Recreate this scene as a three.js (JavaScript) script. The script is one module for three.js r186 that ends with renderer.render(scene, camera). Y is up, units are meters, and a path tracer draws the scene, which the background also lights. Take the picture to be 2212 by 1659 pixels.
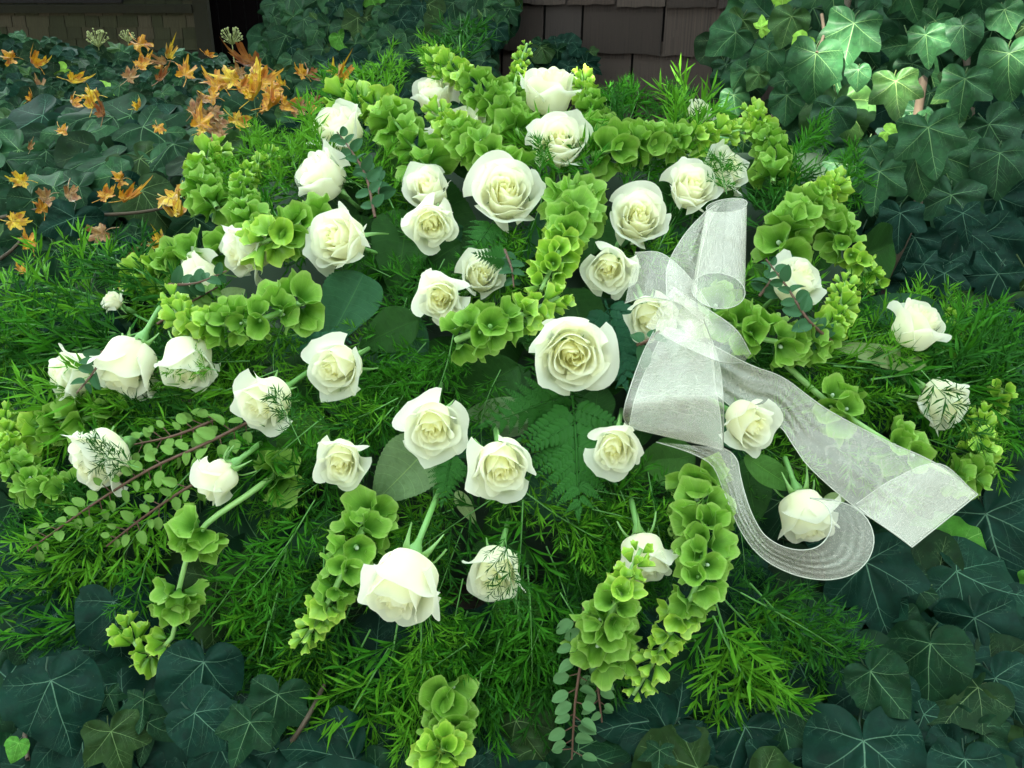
import * as THREE from 'three';
import { mergeGeometries } from 'three/addons/utils/BufferGeometryUtils.js';
import { ImprovedNoise } from 'three/addons/math/ImprovedNoise.js';

/* ---------- camera, sky, sun, exposure ---------- */
const scene = new THREE.Scene();
const PITCH = 25 * Math.PI / 180, FOV = 42, TY = Math.tan(FOV * Math.PI / 360), TX = TY * 4 / 3;
const EYE = new THREE.Vector3(0, 1.25, 0);
const camera = new THREE.PerspectiveCamera(FOV, 4 / 3, 0.05, 200);
camera.position.copy(EYE);
camera.rotation.x = -PITCH;
scene.add(camera);
const SUN = new THREE.Vector3(-0.42, 0.74, 0.52).normalize();
function skyTexture() {
  const W = 256, H = 128, d = new Float32Array(W * H * 4);
  for (let r = 0; r < H; r++) {
    const up = Math.sin(((r + 0.5) / H - 0.5) * Math.PI), k = Math.pow(Math.max(0, up), 0.55);
    for (let c = 0; c < W; c++) {
      const i = (r * W + c) * 4;
      const low = up < 0;
      d[i] = low ? 0.08 : 0.55 * (1 - k) + 0.375 * k;
      d[i + 1] = low ? 0.085 : 0.585 * (1 - k) + 0.475 * k;
      d[i + 2] = low ? 0.07 : 0.545 * (1 - k) + 0.495 * k;
      d[i + 3] = 1;
    }
  }
  const t = new THREE.DataTexture(d, W, H, THREE.RGBAFormat, THREE.FloatType);
  t.mapping = THREE.EquirectangularReflectionMapping; t.magFilter = THREE.LinearFilter; t.wrapS = THREE.RepeatWrapping; t.needsUpdate = true;
  return t;
}
scene.background = skyTexture();
scene.environment = scene.background;
const sun = new THREE.DirectionalLight(new THREE.Color(1, 0.95, 0.85), 5);
sun.position.copy(SUN).multiplyScalar(20).add(new THREE.Vector3(0, 0.8, -1.2));
sun.target.position.set(0, 0.8, -1.2);
sun.castShadow = true;
sun.shadow.radius = 0.6;
sun.shadow.mapSize.set(2048, 2048);
Object.assign(sun.shadow.camera, { left: -6, right: 6, top: 6, bottom: -6, near: 0.5, far: 60 });
scene.add(sun, sun.target);
const renderer = new THREE.WebGLRenderer({ antialias: true });
renderer.toneMapping = THREE.LinearToneMapping;
renderer.toneMappingExposure = 9.4;
renderer.shadowMap.enabled = true;

/* ---------- helpers ---------- */
const V = (x, y, z) => new THREE.Vector3(x, y, z);
const D2R = Math.PI / 180;
function rng(seed) { let a = seed >>> 0; return () => { a = (a + 0x6D2B79F5) | 0; let t = Math.imul(a ^ (a >>> 15), 1 | a); t = (t + Math.imul(t ^ (t >>> 7), 61 | t)) ^ t; return ((t ^ (t >>> 14)) >>> 0) / 4294967296; }; }
const noise3 = new ImprovedNoise();
const lerp = (a, b, t) => a + (b - a) * t, clamp = (x, a, b) => Math.min(b, Math.max(a, x)), sstep = (a, b, x) => { const t = clamp((x - a) / (b - a), 0, 1); return t * t * (3 - 2 * t); };
const RIGHT = V(1, 0, 0), FWD = V(0, -Math.sin(PITCH), -Math.cos(PITCH)), UPV = V(0, Math.cos(PITCH), -Math.sin(PITCH));
const PW = 2212, PH = 1659;                                    // the layout was measured on a 2212 x 1659 view of the place
const rayAt = (px, py) => FWD.clone().addScaledVector(RIGHT, (px / PW * 2 - 1) * TX).addScaledVector(UPV, (1 - py / PH * 2) * TY);
const at = (px, py, d) => EYE.clone().addScaledVector(rayAt(px, py), d);
const m2 = (d) => 2 * TX * d / PW;                              // metres per layout unit at that distance
const screenDir = (deg) => RIGHT.clone().multiplyScalar(Math.sin(deg * D2R)).addScaledVector(UPV, Math.cos(deg * D2R));   // 0 up, 90 right
const toCam = (p) => EYE.clone().sub(p).normalize();
function table(pts, x) { if (x <= pts[0][0]) return pts[0][1]; for (let i = 1; i < pts.length; i++) if (x <= pts[i][0]) { const [a, b] = pts[i - 1], [c, e] = pts[i]; return lerp(b, e, (x - a) / (c - a)); } return pts[pts.length - 1][1]; }
// distance at which the upper surface of the flower mound lies
const DC = [[60, 1.5], [150, 1.42], [300, 1.29], [450, 1.18], [750, 1.05], [1000, 0.985], [1250, 0.95], [1450, 0.965], [1659, 1.0]];
const depth = (px, py) => table(DC, py) + 0.1 * ((px - 1150) / 1000) ** 2;
const mound = (px, py, lift = 0) => at(px, py, depth(px, py) - lift);
function orient(o, pos, n, t, s = 1) {
  const z = n.clone().normalize(), y = t.clone().addScaledVector(z, -t.dot(z)).normalize(), x = y.clone().cross(z);
  o.position.copy(pos); o.quaternion.setFromRotationMatrix(new THREE.Matrix4().makeBasis(x, y, z)); o.scale.setScalar(s);
  return o;
}
function orientAlong(o, pos, n, t, s = 1) {   // +y exactly along t, +z as near n as it can be
  const y = t.clone().normalize(), z = n.clone().addScaledVector(y, -n.dot(y)).normalize(), x = y.clone().cross(z);
  o.position.copy(pos); o.quaternion.setFromRotationMatrix(new THREE.Matrix4().makeBasis(x, y, z)); o.scale.setScalar(s);
  return o;
}
const RANK = ['leftmost', 'second from left', 'third from left', 'fourth from left', 'fifth from left', 'sixth from left', 'seventh from left', 'eighth from left', 'ninth from left', 'tenth from left', 'eleventh from left', 'twelfth from left', 'thirteenth from left', 'fourteenth from left', 'fifteenth from left'];
const used = {};
function numbered(name) { const k = used[name] = (used[name] ?? -1) + 1; return k ? `${name}_${String(k).padStart(3, '0')}` : name; }
function tag(o, label, category, group) { o.userData.label = label; o.userData.category = category; if (group) o.userData.group = group; return o; }
function thing(name, label, category, group) { const o = new THREE.Group(); o.name = numbered(name); scene.add(o); return tag(o, label, category, group); }
function shadow(m) { m.castShadow = m.receiveShadow = true; return m; }
function part(name, geo, mat, parent) { const m = shadow(new THREE.Mesh(geo, mat)); m.name = name; parent.add(m); return m; }
function structure(name, geo, mat) { const m = shadow(new THREE.Mesh(geo, mat)); m.name = name; m.userData.kind = 'structure'; scene.add(m); return m; }
function copyTo(proto, label, group) { const c = proto.clone(); c.name = numbered(proto.userData.kindName); delete c.userData.kindName; c.userData.label = label; if (group) c.userData.group = group; else delete c.userData.group; scene.add(c); return c; }
const col = (r, g, b) => new THREE.Color().setRGB(r, g, b);
// grid surface: f(u, v) -> Vector3, optional colour c(u, v)
function surface(nu, nv, f, c, closeU = false) {
  const pos = [], uv = [], colr = [], idx = [];
  for (let j = 0; j <= nv; j++) for (let i = 0; i <= nu; i++) {
    const u = i / nu, v = j / nv, p = f(u, v); pos.push(p.x, p.y, p.z); uv.push(u, v);
    if (c) { const k = c(u, v); colr.push(k[0], k[1], k[2]); }
  }
  for (let j = 0; j < nv; j++) for (let i = 0; i < nu; i++) { const a = j * (nu + 1) + i, b = a + 1, e = a + nu + 1, g = e + 1; idx.push(a, b, g, a, g, e); }
  const geo = new THREE.BufferGeometry();
  geo.setAttribute('position', new THREE.Float32BufferAttribute(pos, 3)); geo.setAttribute('uv', new THREE.Float32BufferAttribute(uv, 2));
  if (c) geo.setAttribute('color', new THREE.Float32BufferAttribute(colr, 3));
  geo.setIndex(idx); geo.computeVertexNormals();
  if (closeU) { const n = geo.attributes.normal; for (let j = 0; j <= nv; j++) { const a = j * (nu + 1), b = a + nu; const k = V(n.getX(a) + n.getX(b), n.getY(a) + n.getY(b), n.getZ(a) + n.getZ(b)).normalize(); n.setXYZ(a, k.x, k.y, k.z); n.setXYZ(b, k.x, k.y, k.z); } }
  return geo;
}
function tube(pts, r0, r1, seg = 12, rad = 6) {
  const curve = pts.length === 2 ? new THREE.LineCurve3(pts[0], pts[1]) : new THREE.CatmullRomCurve3(pts);
  const g = new THREE.TubeGeometry(curve, seg, 1, rad, false), p = g.attributes.position, c = V();
  for (let i = 0; i <= seg; i++) { curve.getPointAt(i / seg, c); const r = lerp(r0, r1, i / seg); for (let j = 0; j <= rad; j++) { const k = i * (rad + 1) + j; p.setXYZ(k, c.x + (p.getX(k) - c.x) * r, c.y + (p.getY(k) - c.y) * r, c.z + (p.getZ(k) - c.z) * r); } }
  return g;
}
function paint(geo, c) { const n = geo.attributes.position.count, a = new Float32Array(n * 3); for (let i = 0; i < n; i++) a.set(c, i * 3); geo.setAttribute('color', new THREE.BufferAttribute(a, 3)); return geo; }
function canvas(w, h, draw) { const c = document.createElement('canvas'); c.width = w; c.height = h; draw(c.getContext('2d'), w, h); const t = new THREE.CanvasTexture(c); t.colorSpace = THREE.SRGBColorSpace; t.wrapS = t.wrapT = THREE.RepeatWrapping; return t; }
const leafMat = (o) => new THREE.MeshPhysicalMaterial({ side: THREE.DoubleSide, ...o });

/* ---------- ivy leaf shapes and prints ---------- */
const ivyShapes = [   // half outlines round the stalk point: [angle from the tip, radius]
  { lobes: [0, 54, 112], p: [[0, 1], [8, 0.9], [18, 0.7], [30, 0.575], [40, 0.64], [54, 0.8], [64, 0.68], [78, 0.53], [92, 0.5], [112, 0.57], [132, 0.47], [150, 0.34], [166, 0.2], [180, 0.06]] },
  { lobes: [0, 50, 105], p: [[0, 1], [10, 0.88], [24, 0.73], [38, 0.69], [50, 0.74], [64, 0.68], [85, 0.6], [105, 0.58], [128, 0.5], [148, 0.38], [166, 0.22], [180, 0.06]] },
  { lobes: [0, 60, 118], p: [[0, 1], [7, 0.86], [16, 0.62], [30, 0.44], [44, 0.56], [60, 0.78], [70, 0.6], [88, 0.42], [104, 0.46], [118, 0.56], [134, 0.42], [152, 0.3], [166, 0.18], [180, 0.05]] },
  { lobes: [0, 42, 95], p: [[0, 1], [12, 0.86], [28, 0.74], [42, 0.7], [60, 0.66], [80, 0.6], [95, 0.57], [120, 0.48], [145, 0.36], [166, 0.2], [180, 0.05]] },
];
const smoothTable = (pts, x) => {   // soft between the points, sharp at the lobe tips given by the points
  for (let i = 1; i < pts.length; i++) if (x <= pts[i][0]) { const [a, b] = pts[i - 1], [c, e] = pts[i]; return lerp(b, e, (x - a) / (c - a)); }
  return pts[pts.length - 1][1];
};
const UVX = 0.56, UVY = 0.6, UVB = 0.36;
function ivyLeafGeometry(shape, seed, na, nr, stalk = true) {
  const r = rng(seed), s = ivyShapes[shape], pos = [], uv = [], idx = [];
  const fold = 0.06 + 0.3 * r(), droop = 0.05 + 0.42 * r(), cup = -0.2 + 0.42 * r(), ph = r() * 9, skew = (r() - 0.5) * 0.16, wav = 0.02 + 0.05 * r();
  const jl = [0, 1, 2, 3, 4, 5].map(() => 0.92 + 0.16 * r());
  const put = (x, y) => {
    const q = Math.hypot(x, y);
    const z = -fold * Math.abs(x) - droop * y * Math.abs(y) * 0.6 - cup * q * q + wav * Math.sin(6 * Math.atan2(x, y) + ph) * q * 2 + 0.02 * Math.sin(x * 11 + ph) * Math.sin(y * 9);
    pos.push(x, y, z); uv.push(0.5 + x * UVX, UVB + y * UVY);
  };
  put(0, 0);
  const angles = []; for (let i = 0; i < na; i++) angles.push(-180 + 360 * i / na);
  for (let k = 1; k <= nr; k++) for (let i = 0; i < na; i++) {
    const a = angles[i], R = smoothTable(s.p, Math.abs(a)) * (1 + (jl[Math.floor((a + 180) / 60.01)] - 1) * Math.sin(Math.abs(a) * D2R)), q = k / nr;
    put(Math.sin(a * D2R) * R * q + skew * q * R * Math.cos(a * D2R) * 0.5, Math.cos(a * D2R) * R * q);
  }
  for (let i = 0; i < na; i++) { const j = (i + 1) % na; idx.push(0, 1 + j, 1 + i); for (let k = 0; k < nr - 1; k++) { const a = 1 + k * na + i, b = 1 + k * na + j, c = a + na, d = b + na; idx.push(a, b, d, a, d, c); } }
  let geo = new THREE.BufferGeometry();
  geo.setAttribute('position', new THREE.Float32BufferAttribute(pos, 3)); geo.setAttribute('uv', new THREE.Float32BufferAttribute(uv, 2)); geo.setIndex(idx); geo.computeVertexNormals();
  if (stalk) {
    const st = tube([V(0, 0.01, -0.005), V(0.02, -0.14, -0.06), V(0.08 * (r() - 0.5), -0.34, -0.34)], 0.012, 0.013, 5, 4);
    const u = st.attributes.uv; for (let i = 0; i < u.count; i++) u.setXY(i, 0.02, 0.02);
    geo = mergeGeometries([geo, st]);
  }
  return geo;
}
function ivyTexture(shape, seed, base, veinC) {
  return canvas(512, 512, (g, W) => {
    const r = rng(seed), s = ivyShapes[shape], X = (x) => (0.5 + x * UVX) * W, Y = (y) => (1 - (UVB + y * UVY)) * W;
    g.fillStyle = `rgb(${base})`; g.fillRect(0, 0, W, W);
    for (let i = 0; i < 900; i++) { const b = 0.65 + 0.75 * r(); g.fillStyle = `rgba(${base[0] * b},${base[1] * b},${base[2] * b},0.2)`; g.beginPath(); g.arc(r() * W, r() * W, 3 + 26 * r(), 0, 7); g.fill(); }
    for (let i = 0; i < 70; i++) { g.fillStyle = `rgba(${130 + 40 * r()},${115 + 30 * r()},85,${0.1 + 0.35 * r()})`; g.beginPath(); g.arc(r() * W, r() * W, 0.6 + 2.2 * r() * r(), 0, 7); g.fill(); }
    g.lineCap = 'round';
    const vein = (x, y, a, len, w, gen) => {
      let px = x, py = y, an = a; const n = 9, bend = (r() - 0.5) * 5;
      for (let i = 0; i < n; i++) {
        const nx = px + Math.sin(an * D2R) * len / n, ny = py + Math.cos(an * D2R) * len / n;
        g.strokeStyle = `rgba(${veinC},${gen === 0 ? 0.85 : gen === 1 ? 0.5 : 0.24})`; g.lineWidth = Math.max(0.8, w * (1 - i / n * 0.75));
        g.beginPath(); g.moveTo(X(px), Y(py)); g.lineTo(X(nx), Y(ny)); g.stroke();
        if (gen < 2 && i > 0 && i < n - 1 && (i % (gen ? 3 : 2) === 0 || r() < 0.3)) for (const k of [-1, 1]) if (r() < 0.85) vein(nx, ny, an + k * (34 + 18 * r()), len * (0.44 - 0.035 * i) * (0.7 + 0.5 * r()), w * 0.42, gen + 1);
        px = nx; py = ny; an += bend + (r() - 0.5) * 9;
      }
    };
    for (const l of s.lobes) for (const k of l ? [-1, 1] : [1]) vein(0, 0, k * l, smoothTable(s.p, l) * 0.97, l ? 3.4 : 5, 0);
    g.fillStyle = `rgb(${veinC.map((c) => c * 0.62)})`; g.fillRect(0, W * 0.94, W * 0.05, W * 0.06);
  });
}
const ivyKind = (name, list, extra) => list.map(([base, vc], i) => [0, 1, 2, 3].map((k) => { const t = ivyTexture(k, 50 + k + i * 7, base, vc); return leafMat({ name: `${name}_${i}`, map: t, roughness: 0.46, specularIntensity: 0.09, bumpMap: t, bumpScale: 0.0008, ...extra }); }));
const ivyMats = ivyKind('ivy_leaf', [[[18, 42, 33], [84, 114, 92]], [[22, 47, 29], [92, 122, 84]], [[33, 52, 25], [102, 124, 78]], [[64, 112, 40], [120, 160, 84]]], {});   // blue-dark, green, olive, young
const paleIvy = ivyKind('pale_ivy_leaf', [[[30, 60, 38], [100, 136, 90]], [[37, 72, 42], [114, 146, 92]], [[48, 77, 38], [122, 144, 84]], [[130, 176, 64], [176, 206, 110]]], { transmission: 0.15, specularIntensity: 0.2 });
const ivyHi = [], ivyLo = [];
for (let k = 0; k < 4; k++) for (let j = 0; j < 3; j++) { ivyHi.push([k, ivyLeafGeometry(k, 100 + k * 10 + j, 60, 6)]); ivyLo.push([k, ivyLeafGeometry(k, 200 + k * 10 + j, 30, 3)]); }

/* ---------- ground ---------- */
const PROF = [[-8, 0.0], [0, 0.18], [0.76, 0.43], [1.26, 0.66], [1.7, 0.83], [1.9, 0.83], [2.2, 0.62], [2.7, 0.46], [2.95, 0.5], [3.15, 0.61], [4.0, 0.615], [4.6, 0.53], [5.2, 0.3], [7, -0.2], [12, -0.8], [60, -1]];
const groundY = (x, z) => { const s = -z; return (table(PROF, s - 0.06) + table(PROF, s) + table(PROF, s + 0.06)) / 3 + 0.03 * noise3.noise(x * 1.7, z * 1.7, 3) + (s > 1.5 && s < 5 ? 0.06 * noise3.noise(x * 0.9, z * 0.9, 8) : 0) + 0.1 * Math.exp(-(((x + 2.3) / 0.7) ** 2)) * sstep(2.9, 3.4, s) * (1 - sstep(4.6, 5.4, s)); };
{
  const soil = canvas(512, 512, (g, W) => { const r = rng(5); g.fillStyle = '#2a2119'; g.fillRect(0, 0, W, W); for (let i = 0; i < 5000; i++) { const b = 20 + 50 * r(); g.fillStyle = `rgba(${b * 1.2},${b},${b * 0.7},0.5)`; g.fillRect(r() * W, r() * W, 1 + 5 * r(), 1 + 3 * r()); } });
  soil.repeat.set(40, 40);
  const warp = (t) => Math.sign(t) * Math.pow(Math.abs(t), 2.2);
  structure('ground', surface(120, 160, (u, v) => { const x = warp(u * 2 - 1) * 60, z = 4 - 64 * Math.pow(v, 2.2); return V(x, groundY(x, z) - 0.03, z); }), new THREE.MeshStandardMaterial({ map: soil, roughness: 1, side: THREE.DoubleSide }));
}
function groundHit(px, py, graze = false, raise = 0) {   // where that line of sight meets the ground; graze: or comes nearest to it
  const d = rayAt(px, py); let best = null, gap = 9;
  for (let t = 0.5; t < 14; t += 0.02) { const p = EYE.clone().addScaledVector(d, t), g = p.y - groundY(p.x, p.z) - raise; if (g < 0) return { p, t }; if (graze && t > 2 && g < gap) { gap = g; best = { p, t }; } }
  return best;
}
const groundN = (x, z) => V(groundY(x - 0.05, z) - groundY(x + 0.05, z), 0.1, groundY(x, z - 0.05) - groundY(x, z + 0.05)).normalize();

/* ---------- buildings behind ---------- */
const woodTex = canvas(512, 512, (g, W) => {
  const r = rng(77); g.fillStyle = '#8a8480'; g.fillRect(0, 0, W, W);
  for (let i = 0; i < 1500; i++) { const x = r() * W, b = 70 + 110 * r(); g.strokeStyle = `rgba(${b},${b * 0.93},${b * 0.9},${0.12 + 0.25 * r()})`; g.lineWidth = 0.6 + 2.4 * r(); const y = r() * W, l = 60 + 300 * r(); g.beginPath(); g.moveTo(x, y); g.bezierCurveTo(x + 3, y + l / 3, x - 3, y + l * 0.66, x + 2 * r(), y + l); g.stroke(); }
  for (let i = 0; i < 50; i++) { g.fillStyle = `rgba(40,32,28,${0.1 + 0.3 * r()})`; g.fillRect(r() * W, r() * W, 1.5, 40 + 200 * r()); }
});
const dullBlack = new THREE.MeshPhysicalMaterial({ color: col(0.008, 0.007, 0.007), roughness: 1, specularIntensity: 0.05 });
const boxGeo = (w, h, d) => { const g = new THREE.BoxGeometry(w, h, d); return g; };
function shingleGeo(w, h, th, seed) {   // thick at the butt, thin at the top, uneven butt edge
  const r = rng(seed), n = 5, pos = [], uv = [], idx = [], ox = r(), oy = r();
  const by = []; for (let i = 0; i <= n; i++) by.push((r() - 0.5) * 0.05 * h);
  const add = (x, y, z) => { pos.push(x, y, z); uv.push(ox + x * 1.6, oy + y * 1.6); return pos.length / 3 - 1; };
  for (let i = 0; i < n; i++) {
    const x0 = -w / 2 + w * i / n, x1 = x0 + w / n, z = th, q = (A) => idx.push(A[0], A[1], A[2], A[0], A[2], A[3]);
    q([add(x0, by[i], z), add(x1, by[i + 1], z), add(x1, h, 0.003), add(x0, h, 0.003)]);
    q([add(x0, by[i], 0), add(x1, by[i + 1], 0), add(x1, by[i + 1], z), add(x0, by[i], z)]);
  }
  for (const [x, k, s] of [[-w / 2, 0, 1], [w / 2, n, -1]]) { const A = [add(x, by[k], 0), add(x, by[k], th), add(x, h, 0.003), add(x, h, 0)]; if (s > 0) idx.push(A[0], A[1], A[2], A[0], A[2], A[3]); else idx.push(A[0], A[2], A[1], A[0], A[3], A[2]); }
  const g = new THREE.BufferGeometry(); g.setAttribute('position', new THREE.Float32BufferAttribute(pos, 3)); g.setAttribute('uv', new THREE.Float32BufferAttribute(uv, 2)); g.setIndex(idx); g.computeVertexNormals(); return g.toNonIndexed().index ? g : (() => { const k = g.toNonIndexed(); k.computeVertexNormals(); return k; })();
}
function shingleWall(root, origin, along, W, y0, y1, exposure, wMin, wMax, mats, seed, th) {
  const r = rng(seed), n = along.clone().cross(V(0, 1, 0)).normalize(), turn = Math.atan2(-along.z, along.x);
  const pool = []; for (let i = 0; i < 10; i++) pool.push([lerp(wMin, wMax, i / 9), shingleGeo(lerp(wMin, wMax, i / 9) - wMax * 0.03, exposure * 1.25, th, seed + i)]);
  for (let y = y0; y < y1; y += exposure) {
    let x = -r() * wMax;
    while (x < W) {
      const [w, g] = pool[Math.floor(r() * 10)]; if (x < -0.02) { x += w; continue; }
      const m = part('shingle', g, mats[Math.floor(r() * mats.length)], root);
      m.position.copy(origin).addScaledVector(along, x + w / 2).addScaledVector(n, -0.001 - th * 0.1 * r()); m.position.y = y + (r() - 0.5) * exposure * 0.05; m.rotation.y = turn; m.rotation.order = 'YXZ'; m.rotation.x = 0;
      m.position.addScaledVector(n, 0.002);
      x += w;
    }
  }
}
{ // brown shingled building behind the flowers
  const A = at(600, 80, 3.22), B = at(1700, 80, 2.86), along = B.clone().sub(A).setY(0).normalize();
  const o = V(A.x, 0, A.z), n = along.clone().cross(V(0, 1, 0)).normalize(); if (n.z < 0) n.negate();
  const house = thing('shingled_building', 'dark brown weathered wood shingle building wall behind the flowers', 'building');
  const mats = [[0.15, 0.1, 0.076], [0.1, 0.067, 0.052], [0.2, 0.15, 0.125], [0.12, 0.09, 0.08]].map((c) => new THREE.MeshStandardMaterial({ map: woodTex, color: col(...c), roughness: 0.85, bumpMap: woodTex, bumpScale: 0.002 }));
  const wall = part('wall', boxGeo(4.2, 3.4, 1.6), dullBlack, house);
  wall.position.copy(o).addScaledVector(along, 2.1).addScaledVector(n, -0.812); wall.position.y = 1.5; wall.rotation.y = Math.atan2(-along.z, along.x);
  shingleWall(house, o.clone().addScaledVector(n, -0.008), along, 3.6, 0.62 - 0.0, 1.75, 0.132, 0.1, 0.24, mats, 31, 0.02);
  const eave = part('eave', boxGeo(4.8, 0.12, 1.0), mats[1], house);
  eave.position.copy(o).addScaledVector(along, 2.1).addScaledVector(n, 0.3); eave.position.y = 3.25; eave.rotation.y = wall.rotation.y;
}
{ // mossy shingled house, far left
  const d = 11, house = thing('mossy_house', 'mossy grey shingled house with corner trim board, far left', 'house');
  const p0 = at(-500, 50, d), p1 = at(432, 50, d), L = V(p0.x, 0, p0.z), W = p1.x - p0.x;
  const mats = [[0.13, 0.145, 0.07], [0.09, 0.12, 0.046], [0.165, 0.17, 0.1], [0.07, 0.098, 0.032]].map((c) => new THREE.MeshStandardMaterial({ map: woodTex, color: col(...c), roughness: 0.95, bumpMap: woodTex, bumpScale: 0.006 }));
  const wall = part('wall', boxGeo(W, 6, 3), new THREE.MeshStandardMaterial({ color: col(0.012, 0.014, 0.008), roughness: 1 }), house);
  wall.position.set(L.x + W / 2, 1.2, L.z - 1.52);
  shingleWall(house, V(L.x + W * 0.35, 0, L.z - 0.01), V(1, 0, 0), W * 0.65 - 0.08, at(200, 112, d).y, at(200, 22, d).y, 0.122, 0.12, 0.26, mats, 61, 0.02);
  const trim = new THREE.MeshStandardMaterial({ map: woodTex, color: col(0.03, 0.04, 0.013), roughness: 1 });
  const ev = part('eave', boxGeo(W + 1, 0.14, 2.4), trim, house); ev.position.set(L.x + W / 2 + 0.3, 1.75, L.z + 1.0);
  const tb = part('corner_board', boxGeo(0.16, 6, 0.1), trim, house); tb.position.set(p1.x + 0.04, 1.2, L.z + 0.02);
  const sill = part('window_sill', boxGeo(W, 0.08, 0.1), trim, house); sill.position.set(L.x + W / 2 - 0.05, at(200, 17, d).y, L.z + 0.04);
  const win = part('window', boxGeo(W * 0.5, 0.6, 0.06), new THREE.MeshPhysicalMaterial({ color: col(0.008, 0.01, 0.012), roughness: 0.15, specularIntensity: 0.3 }), house); win.position.set(L.x + W * 0.58, at(200, 17, d).y + 0.36, L.z + 0.02);
  // dark entry between the buildings
  const porch = thing('dark_entry', 'black recessed entry between the mossy house and the ivy', 'doorway');
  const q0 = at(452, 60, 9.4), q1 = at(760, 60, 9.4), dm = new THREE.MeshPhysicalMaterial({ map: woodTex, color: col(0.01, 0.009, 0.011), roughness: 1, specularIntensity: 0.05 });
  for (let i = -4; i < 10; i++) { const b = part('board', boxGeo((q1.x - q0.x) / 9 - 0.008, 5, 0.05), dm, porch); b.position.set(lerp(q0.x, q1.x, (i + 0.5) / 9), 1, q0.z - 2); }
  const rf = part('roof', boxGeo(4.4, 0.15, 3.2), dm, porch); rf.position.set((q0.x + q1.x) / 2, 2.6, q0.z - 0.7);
}

/* ---------- shade tree standing behind the viewer ---------- */
{
  const tree = thing('shade_tree', 'tall leafy tree behind the viewer that shades the flowers', 'tree');
  const r = rng(900), bark = new THREE.MeshStandardMaterial({ color: col(0.12, 0.09, 0.07), roughness: 1 });
  const H = 8.2, target = V(-0.9, 0.8, -1.9), C = target.clone().addScaledVector(SUN, (H - 0.8) / SUN.y);
  const base = V(C.x - 0.6, -0.1, C.z + 1.4);
  const limbs = [tube([base, base.clone().add(V(0.2, 3, -0.2)), V(C.x, H - 0.5, C.z)], 0.3, 0.1, 16, 8)];
  for (let i = 0; i < 9; i++) { const a = i * 2.4, e = V(C.x + Math.cos(a) * 3.2, H + 0.4 * r(), C.z + Math.sin(a) * 3.2); limbs.push(tube([base.clone().add(V(0.2, 3.5 + 2 * r(), 0)), base.clone().lerp(e, 0.6).setY(H - 1.4), e], 0.09, 0.02, 10, 5)); }
  part('trunk', mergeGeometries(limbs), bark, tree);
  const leaf = surface(4, 5, (u, v) => V((u - 0.5) * 0.2 * Math.sin(Math.PI * (0.08 + 0.9 * v)), v * 0.26, -0.1 * (u - 0.5) ** 2 - 0.12 * v * v));
  const lm = leafMat({ color: col(0.06, 0.1, 0.03), roughness: 0.6, transmission: 0.25 });
  const hole = at(1850, 190, 1.6), M = new THREE.Matrix4(), list = [], q = new THREE.Quaternion(), e = new THREE.Euler();
  while (list.length < 24000) {
    const x = (r() * 2 - 1), z = (r() * 2 - 1), y = (r() * 2 - 1); if (x * x + y * y + z * z > 1) continue;
    const p = V(C.x + x * 4.6, H + y * 1.3, C.z + z * 3.9);
    // where this leaf's shade falls, on the upright plane of the ivy at the right
    const k = (p.z - hole.z) / SUN.z, hx = p.x - SUN.x * k - hole.x, hy = p.y - SUN.y * k - hole.y;
    const e2 = (hx / 0.52) ** 2 + ((hy - 0.06) / 0.42) ** 2;
    if (e2 < 1.0 && noise3.noise(hx * 3.4 + 5.1, hy * 3.4 + 0.2, 4.3) > -0.23 && r() > 0.006) continue;
    e.set(r() * 6, r() * 6, r() * 6); q.setFromEuler(e); list.push(M.clone().compose(p, q, V(1, 1, 1).multiplyScalar(0.45 + 0.4 * r())));
  }
  const crown = new THREE.InstancedMesh(leaf, lm, list.length); list.forEach((m, i) => crown.setMatrixAt(i, m)); crown.name = 'crown'; crown.userData.kind = 'stuff'; shadow(crown); tree.add(crown);
}

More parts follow.
